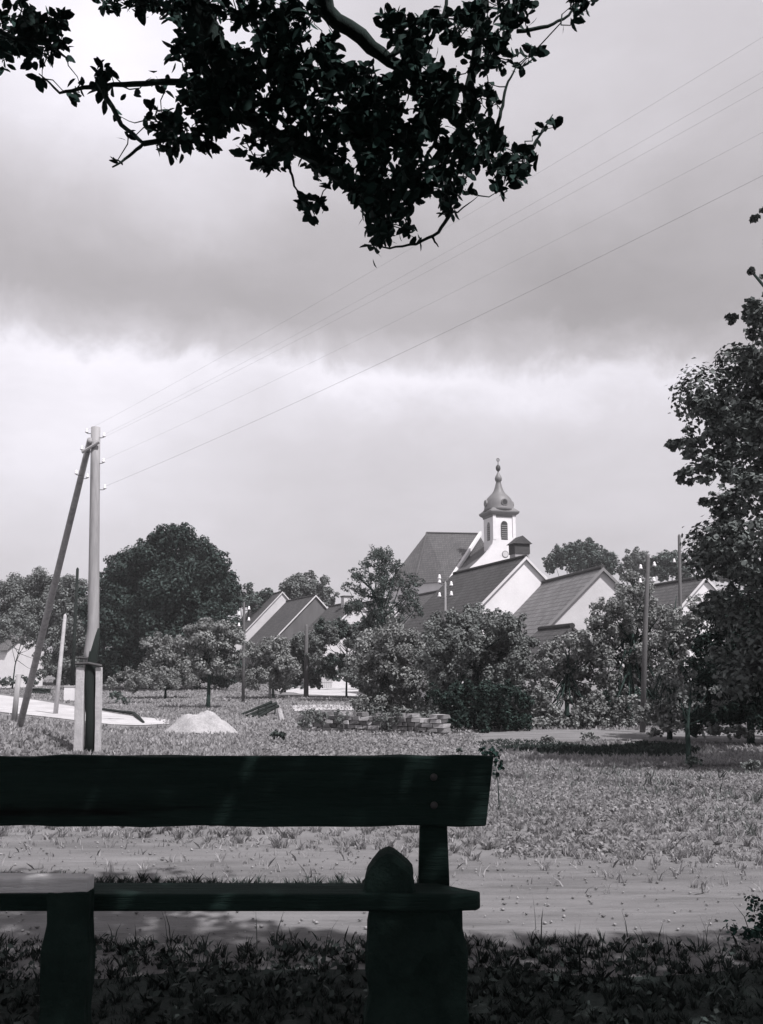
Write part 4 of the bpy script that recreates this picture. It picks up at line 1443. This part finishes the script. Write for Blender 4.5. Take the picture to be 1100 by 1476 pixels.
for i, (u, d, bl, lab, mt) in enumerate((
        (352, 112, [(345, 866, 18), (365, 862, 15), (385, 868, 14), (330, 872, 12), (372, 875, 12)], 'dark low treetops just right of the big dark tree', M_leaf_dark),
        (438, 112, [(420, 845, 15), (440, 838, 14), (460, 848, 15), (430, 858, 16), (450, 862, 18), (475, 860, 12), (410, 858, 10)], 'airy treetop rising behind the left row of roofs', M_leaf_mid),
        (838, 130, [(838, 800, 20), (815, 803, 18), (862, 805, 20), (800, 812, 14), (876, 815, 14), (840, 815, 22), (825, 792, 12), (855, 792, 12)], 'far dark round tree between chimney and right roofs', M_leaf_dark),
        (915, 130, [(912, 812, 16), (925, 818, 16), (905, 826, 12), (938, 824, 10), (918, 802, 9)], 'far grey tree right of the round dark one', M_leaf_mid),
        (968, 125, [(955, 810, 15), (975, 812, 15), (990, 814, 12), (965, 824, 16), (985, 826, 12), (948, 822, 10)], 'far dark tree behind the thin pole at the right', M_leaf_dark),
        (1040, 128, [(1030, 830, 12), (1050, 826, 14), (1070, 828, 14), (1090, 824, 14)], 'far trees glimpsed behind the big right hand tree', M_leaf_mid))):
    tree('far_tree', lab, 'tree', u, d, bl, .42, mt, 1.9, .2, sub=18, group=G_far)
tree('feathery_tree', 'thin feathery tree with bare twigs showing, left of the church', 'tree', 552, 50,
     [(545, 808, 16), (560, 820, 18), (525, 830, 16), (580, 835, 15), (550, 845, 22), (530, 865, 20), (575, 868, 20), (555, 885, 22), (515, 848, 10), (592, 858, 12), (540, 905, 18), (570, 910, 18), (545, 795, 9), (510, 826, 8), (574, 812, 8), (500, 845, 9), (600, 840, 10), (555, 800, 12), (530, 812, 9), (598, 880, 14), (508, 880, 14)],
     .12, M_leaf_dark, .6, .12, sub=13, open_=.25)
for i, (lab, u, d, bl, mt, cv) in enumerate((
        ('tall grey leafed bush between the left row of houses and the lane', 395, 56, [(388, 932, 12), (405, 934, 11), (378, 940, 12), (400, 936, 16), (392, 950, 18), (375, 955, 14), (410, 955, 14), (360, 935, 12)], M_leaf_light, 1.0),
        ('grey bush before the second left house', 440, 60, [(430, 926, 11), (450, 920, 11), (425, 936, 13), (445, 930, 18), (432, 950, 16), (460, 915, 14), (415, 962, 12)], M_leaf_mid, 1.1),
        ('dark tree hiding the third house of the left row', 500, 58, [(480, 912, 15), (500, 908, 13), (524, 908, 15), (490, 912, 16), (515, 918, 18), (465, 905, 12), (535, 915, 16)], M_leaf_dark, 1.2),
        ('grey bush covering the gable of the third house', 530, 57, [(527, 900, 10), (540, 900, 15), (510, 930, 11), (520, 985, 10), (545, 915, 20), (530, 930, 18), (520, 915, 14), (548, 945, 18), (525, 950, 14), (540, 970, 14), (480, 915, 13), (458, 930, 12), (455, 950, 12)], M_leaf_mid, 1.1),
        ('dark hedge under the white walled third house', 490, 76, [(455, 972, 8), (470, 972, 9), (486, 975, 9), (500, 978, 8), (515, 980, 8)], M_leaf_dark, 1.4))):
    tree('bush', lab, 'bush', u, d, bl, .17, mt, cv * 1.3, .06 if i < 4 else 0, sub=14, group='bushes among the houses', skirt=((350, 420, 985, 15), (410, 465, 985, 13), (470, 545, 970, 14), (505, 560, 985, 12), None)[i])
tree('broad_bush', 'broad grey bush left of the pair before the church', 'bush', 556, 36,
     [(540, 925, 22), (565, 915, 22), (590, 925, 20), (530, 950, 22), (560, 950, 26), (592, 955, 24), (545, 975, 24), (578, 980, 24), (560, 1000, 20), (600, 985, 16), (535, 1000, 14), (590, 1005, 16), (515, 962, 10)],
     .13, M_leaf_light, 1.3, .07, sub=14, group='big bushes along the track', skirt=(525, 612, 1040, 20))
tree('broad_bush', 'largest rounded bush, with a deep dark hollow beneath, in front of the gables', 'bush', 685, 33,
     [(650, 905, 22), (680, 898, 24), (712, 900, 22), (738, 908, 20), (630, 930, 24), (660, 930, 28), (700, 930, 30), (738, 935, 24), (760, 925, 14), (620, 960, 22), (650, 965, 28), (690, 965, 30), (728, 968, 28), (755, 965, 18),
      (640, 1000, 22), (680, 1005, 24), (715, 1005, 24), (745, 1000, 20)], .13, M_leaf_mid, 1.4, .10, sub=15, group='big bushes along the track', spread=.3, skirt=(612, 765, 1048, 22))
tree('shade_fill_bush', 'shrub painted black as the shade in the hollow under the largest rounded bush', 'bush', 690, 29.5,  # added foliage, its black colour paints the shaded hollow
     [(645, 1005, 15), (670, 1000, 18), (700, 1002, 20), (730, 1004, 17), (752, 1012, 12), (655, 1028, 15), (690, 1030, 18), (725, 1030, 16)], .13, M_leaf_shade, 1.4, .05, sub=12, skirt=(640, 762, 1050, 13))
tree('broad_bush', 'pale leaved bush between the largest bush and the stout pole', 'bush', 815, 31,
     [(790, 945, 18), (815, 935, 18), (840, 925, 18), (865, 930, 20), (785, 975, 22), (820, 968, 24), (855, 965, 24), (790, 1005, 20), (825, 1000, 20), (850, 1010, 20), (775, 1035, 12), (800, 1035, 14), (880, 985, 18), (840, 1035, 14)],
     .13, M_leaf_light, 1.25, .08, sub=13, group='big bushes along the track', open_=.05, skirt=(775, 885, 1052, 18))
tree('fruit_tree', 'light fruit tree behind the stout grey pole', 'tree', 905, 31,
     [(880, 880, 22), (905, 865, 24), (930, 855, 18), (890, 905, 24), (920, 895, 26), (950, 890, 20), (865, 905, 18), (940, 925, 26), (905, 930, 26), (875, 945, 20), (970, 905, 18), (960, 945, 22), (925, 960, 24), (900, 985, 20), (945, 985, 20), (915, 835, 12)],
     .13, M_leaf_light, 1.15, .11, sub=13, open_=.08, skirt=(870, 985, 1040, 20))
tree('shade_fill_thicket', 'foliage painted near black as the deep shade behind the bushes at the right', 'bush', 860, 38,  # black leaves stand for the shade between and below the bushes
     [(640, 1000, 24), (690, 1010, 24), (740, 1005, 26), (790, 1000, 26), (840, 1000, 28), (890, 1010, 26), (930, 1015, 24), (960, 1000, 26), (1000, 1000, 26), (1040, 1010, 24)], .17, M_leaf_shade, 1.5, 0, sub=12, spread=.05, skirt=(620, 1060, 1040, 24))
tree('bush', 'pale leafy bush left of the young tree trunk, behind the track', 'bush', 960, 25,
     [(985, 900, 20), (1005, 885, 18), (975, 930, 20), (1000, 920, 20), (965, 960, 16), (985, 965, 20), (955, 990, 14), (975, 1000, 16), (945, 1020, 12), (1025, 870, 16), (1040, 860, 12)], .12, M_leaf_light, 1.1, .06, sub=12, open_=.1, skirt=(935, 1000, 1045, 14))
# the big tree at the right edge
RD = 15.5
rb_ = on_ground(8.4, RD)
bl3 = []
for u, v_, r in ((1100, 305, 18), (1085, 315, 9), (1105, 400, 25), (1080, 392, 8), (1075, 455, 26), (1050, 458, 14), (1100, 470, 30), (1090, 520, 24), (1110, 560, 45), (1050, 585, 34), (1010, 580, 18), (1080, 620, 44), (1030, 625, 34),
                 (990, 640, 24), (968, 642, 9), (1010, 672, 30), (985, 688, 12), (1060, 680, 44), (1100, 700, 50), (1040, 730, 30), (1075, 770, 40), (1025, 780, 15), (1040, 800, 18), (1100, 800, 44), (1070, 840, 34), (1050, 875, 24), (1030, 862, 14), (1012, 880, 12), (1175, 500, 66), (1180, 650, 78), (1190, 800, 80), (1190, 930, 80),
                 (1172, 425, 40), (1160, 312, 30), (1230, 560, 90), (1260, 720, 100), (1270, 880, 100), (1235, 420, 70), (1235, 270, 44), (1255, 330, 60), (1098, 440, 30), (1105, 350, 16), (1090, 505, 34), (1104, 600, 50), (1085, 545, 30)):
    dd = RD + random.uniform(-.8, 1.2)
    p = P(u + 5, v_, dd); rr = r * .93 / F * dd
    if r < 30 and u > 1045 and v_ < 480: rr *= .6; p = P(u + r * .5, v_, dd)
    bl3.append((p, (rr, rr, rr * .85)))
    if u < 1130:
        for q in range(4):
            an = random.uniform(.5 * math.pi, 1.6 * math.pi)
            k_ = random.uniform(.7, 1.08)
            sr_ = rr * random.uniform(.20, .42)
            bl3.append((p + Vector((math.cos(an) * rr * k_, random.uniform(-.6, .6) * rr, math.sin(an) * rr * k_)), (sr_ * 1.3, sr_, sr_ * .7)))
for (x, y, z, r) in ((9.6, 17, 8.0, 1.5), (9.5, 16, 7, 2), (10, 17.5, 5, 2), (8, 18.5, 6, 1.8), (7.5, 18, 3.5, 1.6), (9, 18, 3, 1.7), (10.5, 16, 3, 1.6), (9, 13.8, 6, 1.4), (10, 14, 4, 1.5), (9.9, 15.8, 9.6, 1.3), (7, 17.5, 1.6, 1.3), (8.6, 17.6, 1.2, 1.4)):
    bl3.append((Vector((x, y, z)), (r, r, r)))
tree('edge_tree', 'tall dark leafy tree filling the right edge of the picture', 'tree', 0, RD, None, .135, M_leaf_right, 1.35, .28, sub=10, blobs3=bl3, base=rb_)
tree('shade_fill_bush', 'foliage painted near black as the shade under the tall tree, lower right edge', 'bush', 1075, 23,  # added bush; the inner shade of the tall tree is in its colour
     [(1100, 890, 44), (1050, 905, 34), (1070, 950, 46), (1030, 955, 34), (1110, 960, 54), (1050, 1000, 38), (1022, 1000, 24), (1018, 930, 18), (1095, 1015, 34), (1150, 930, 60), (1150, 1000, 60), (1070, 1025, 20), (1040, 880, 20)], .10, M_leaf_shade, 1.3, .08, sub=14, skirt=(1005, 1200, 1052, 20))
# the young tree at the shade strip
tree('sapling', 'dark leaning sapling at the right end of the shaded strip', 'tree', 984, 17,
     [(1000, 985, 18), (975, 990, 14), (1020, 1000, 16), (965, 1010, 10), (990, 1010, 12), (1035, 1020, 12)], .085, M_leaf_mid, .9, .05, sub=9, open_=.2, limbs=True, lean=.1)
for lab, u, v_, d, r, mt in (('spreading dark weed right of the sapling foot', 1030, 1056, 19, 14, M_leaf_mid), ('leafy weed clump at the right edge of the grass bank', 1085, 1105, 13.5, 12, M_leaf_mid),
                         ('small dark weed clump at the foot of the sapling', 1000, 1098, 16, 9, M_leaf_dark), ('low pale bush right of the sapling beside the track', 1065, 1058, 20, 14, M_leaf_mid),
                         ('small dark bush on the slope below the bent post', 402, 1062, 23, 9, M_leaf_dark),
                         ('pale weed bush beside the pole foot at the track', 945, 1058, 24, 9, M_leaf_light), ('pale weed bush under the pale leaved bush', 850, 1062, 25, 9, M_leaf_light),
                         ('low weed bush before the largest bush hollow', 790, 1066, 25, 7, M_leaf_light),
                         ('small dark seedling on the pale track', 662, 1082, 17, 3.5, M_leaf_dark)):
    q = [(u + dx * r, v_ - abs(dy) * r * .5, r * .55) for dx, dy in ((0, .4), (-.8, 0), (.8, .1), (.3, -.5), (-.4, .6))]
    tree('weed_clump', lab, 'weed', u, d, q, .075 if d < 18 else .10, mt, 1.2, 0, sub=7, group='weed clumps on the slope', spread=.2)
tree('weed_clump', 'dark leafy weed at the lower right edge in the foreground', 'weed', 1095, 4.6, [(1085, 1345, 26), (1100, 1330, 24), (1060, 1362, 16), (1110, 1360, 24)], .035, M_leaf_near, .8, 0, sub=8, open_=.2)
tree('weed_clump', 'dark ragged weed sprig behind the right end of the back board', 'weed', 716, 9.0, [(716, 1090, 9), (708, 1083, 7), (722, 1104, 6), (697, 1084, 5), (716, 1115, 4)], .05, M_leaf_near, 1.2, 0.006, sub=8)

# ------------------------------------------------------------------ things on the slope
def gravel():
    c = G(287, 1057)
    c = on_ground(c.x, c.y + .5)
    hw_ = 46 / F * c.y; h_ = c.z + 0
    top_z = P(287, 1027, c.y).z - c.z
    n = 56
    vs, fs = [], []
    r = np.random.default_rng(3)
    for i in range(n):
        for j in range(n):
            a, b = -1 + 2 * i / (n - 1), -1 + 2 * j / (n - 1)
            x = c.x + a * hw_ * 1.15; y = c.y + b * hw_ * .9
            q = math.hypot(a * 1.02 + .12 * b, b) + .07 * math.sin(5 * math.atan2(b, a) + 1)
            hgt = top_z * max(0, 1 - max(q, 0) ** 2.0) ** 1.1 * (1 + .10 * math.sin(a * 9 + b * 4)) if q < 1 else -.03
            vs.append((x, y, float(gz(x, y)) + hgt + r.uniform(-.008, .014)))
    for i in range(n - 1):
        for j in range(n - 1):
            fs.append((i * n + j, (i + 1) * n + j, (i + 1) * n + j + 1, i * n + j + 1))
    o = mesh('gravel_heap', vs, fs, M_gravel, loc=tuple(c))
    tag(o, 'pale heap of gravel on the grass left of centre', 'gravel heap')


gravel()


def stone_wall(name, label, u0, u1, v0, h, d0, d1, seed):
    """a low dry wall of separate rubble stones in one thing"""
    a, b = P(u0, v0, d0), P(u1, v0, d1)
    a = on_ground(a.x, d0); b = on_ground(b.x, d1)
    r = random.Random(seed)
    root = empty(name, (a + b) / 2, label, 'wall')
    mb = MB()
    L = (b - a).length
    ax = (b - a).normalized(); ay = Vector((-ax.y, ax.x, 0)); az = Vector((0, 0, 1))
    rows = 5
    for k in range(rows):
        x = 0
        while x < L:
            w_ = r.uniform(.14, .42)
            hh = h / rows
            if k == rows - 1 and r.random() < .35: x += w_; continue
            o = a.lerp(b, min(1, (x + w_ / 2) / L)); o.z = float(gz(o.x, o.y))
            zc_ = k * hh + hh / 2
            bs = len(mb.v)
            for (px, py, pz) in ((-1, -1, -1), (1, -1, -1), (1, 1, -1), (-1, 1, -1), (-1, -1, 1), (1, -1, 1), (1, 1, 1), (-1, 1, 1)):
                q = o + ax * (px * w_ * .48 * r.uniform(.8, 1)) + ay * (py * .2 * r.uniform(.7, 1.15)) + az * (zc_ + pz * hh * .5 * r.uniform(.7, 1.0))
                mb.v.append(tuple(q))
            mb.f += [tuple(i + bs for i in f_) for f_ in ((0, 3, 2, 1), (4, 5, 6, 7), (0, 1, 5, 4), (1, 2, 6, 5), (2, 3, 7, 6), (3, 0, 4, 7))]
            x += w_
    mb.build('stones', M_rubble, root)
    return root


stone_wall('stone_wall', 'low tumbled dry stone wall on the slope, left of the largest bush', 432, 640, 1050, .62, 31, 27.5, 4)
strip('pale_bank', [gxy(425, 1026), gxy(470, 1024), gxy(560, 1026)], [gxy(420, 1018), gxy(470, 1016), gxy(560, 1021)], M_road, .03, n=30, m_=5, rag=.1, seed=9)
tree('bush', 'leafy scrub growing over the left end of the stone wall', 'bush', 470, 29.5, [(445, 1032, 12), (465, 1036, 11), (490, 1034, 12), (515, 1038, 11), (438, 1044, 9)], .11, M_leaf_mid, .9, 0, sub=10)
tree('bush', 'leafy scrub growing over the middle of the stone wall', 'bush', 560, 28.5, [(545, 1032, 12), (570, 1030, 12), (590, 1038, 9), (555, 1044, 10)], .11, M_leaf_mid, .9, 0, sub=10)

# curved post
p0 = G(389, 1006)
bp = empty('bent_post', p0, 'thin curved post arching over, standing on the slope left of the lane', 'post')
d_ = p0.y
mb = MB(); mb.tube([p0 - Vector((0, 0, .1)), P(389, 980, d_), P(386, 960, d_), P(377, 948, d_), P(366, 942, d_)], [.075, .07, .065, .06, .05], 8)
mb.build('post', M_plank, bp, smooth=True)
# heap of brush / dark timbers
p0 = G(375, 1030)
tp_ = empty('timber_pile', p0, 'small dark pile of leaning boards on the grass before the bent post', 'timber pile')
d_ = p0.y
for k, (ua, va, ub, vb) in enumerate(((348, 1031, 392, 1012), (356, 1033, 398, 1014), (362, 1034, 401, 1018), (372, 1035, 396, 1020))):
    a_, b_ = G(ua, va), P(ub, vb, d_ + .25 * k)
    mb = MB(); mb.tube([a_ + Vector((0, .0, .03)), b_], [.05, .07], 6, .1)
    mb.build('board', M_tar, tp_)
for k, ua in enumerate((372, 383, 396)):
    a_ = G(ua, 1033 - k); b_ = P(ua + 1, 1018, a_.y)
    mb = MB(); mb.tube([a_ - Vector((0, 0, .05)), b_], .035, 6); mb.build('support', M_tar, tp_)
# small pale leaning slab
a_ = G(407, 1038)
mb = MB(); mb.tube([a_ - Vector((0, 0, .05)), P(402, 1022, a_.y + .1)], [.13, .10], 7, .15)
tag(mb.build('leaning_stone', M_gravel, loc=tuple(a_)), 'small pale leaning stone right of the timber pile', 'stone')
# dark pipe lying by the road
a_ = G(148, 1025); b_ = G(192, 1031); c_ = G(207, 1043)
mb = MB(); mb.tube([a_ + Vector((0, 0, .09)), (a_ + b_) / 2 + Vector((0, 0, .08)), b_ + Vector((0, 0, .09)), (b_ + c_) / 2 + Vector((0, 0, .09)), c_ + Vector((0, 0, .05))], [.055, .06, .065, .06, .04], 8, .06)
tag(mb.build('fallen_pole', M_tar, loc=tuple(a_)), 'dark bent pole lying along the pale road edge', 'pole')
# low rails by the lane
a_ = G(405, 992)
rl = empty('cart_frame', a_, 'low dark wooden frame lying beside the lane post', 'frame')
for (ua, va, ub, vb) in ((402, 993, 430, 989), (408, 996, 436, 990), (425, 993, 436, 984), (434, 994, 445, 988)):
    mb = MB(); mb.tube([G(ua, va) + Vector((0, 0, .12)), G(ub, vb) + Vector((0, 0, .35))], .10, 6, .1); mb.build('bar', M_tar, rl)
# white crate near the posts
a_ = G(101, 1010)
bx = empty('white_box', a_, 'small white masonry box beside the leaning pale post', 'box')
MB().box(a_, (1, 0, 0), (0, 1, 0), (0, 0, 1), -.29, .29, -.25, .3, -.1, .78).build('body', M_plaster, bx)
MB().box(a_, (1, 0, 0), (0, 1, 0), (0, 0, 1), -.32, .32, -.28, .33, .782, .84).build('lid', M_render_grey, bx)
# dark stump by the strut
a_ = G(60, 1000)
vs, fs = rock_block(a_.x - .9, a_.x + .5, a_.y - .4, a_.y + .4, a_.z - .1, a_.z + .35, 9, .08, 4)
tag(mesh('log_stack', vs, fs, M_tar, loc=tuple(a_)), 'dark low stack of logs beyond the strut at the left', 'logs')
# picket fence under the third left house
pf = empty('picket_fence', G(462, 972), 'grey picket fence left of the white walled house by the lane', 'fence')
y_ = 80.0
pa, pb_ = P(457, 960, y_), P(478, 960, y_)
mb = MB(); xx = pa.x
while xx < pb_.x:
    z_g = float(gz(xx, y_)); pw = MB()
    pw.prism([Vector((xx - .05, y_, z_g)), Vector((xx + .05, y_, z_g)), Vector((xx + .05, y_, z_g + 1.5)), Vector((xx, y_, z_g + 1.62)), Vector((xx - .05, y_, z_g + 1.5))], (0, .03, 0))
    pw.build('picket', M_fence, pf)
    xx += .17
for zz in (.4, 1.2):
    MB().box((pa.x - .1, y_ + .035, -1.1 + zz), (1, 0, 0), (0, 1, 0), (0, 0, 1), 0, pb_.x - pa.x + .2, 0, .04, 0, .09).build('rail', M_fence, pf)

# ------------------------------------------------------------------ air
hm = bpy.data.materials.new('haze_mat'); hm.use_nodes = True
hm.node_tree.nodes.clear()
pv = hm.node_tree.nodes.new('ShaderNodeVolumePrincipled')
pv.inputs['Color'].default_value = (.95, .95, .97, 1)
pv.inputs['Density'].default_value = 0.0006
pv.inputs['Anisotropy'].default_value = 0.2
ho = hm.node_tree.nodes.new('ShaderNodeOutputMaterial')
hm.node_tree.links.new(pv.outputs[0], ho.inputs['Volume'])
tag(MB().box((0, 0, 0), (1, 0, 0), (0, 1, 0), (0, 0, 1), -720, 720, -320, 3050, -2.6, 34).build('haze', hm), kind='stuff')
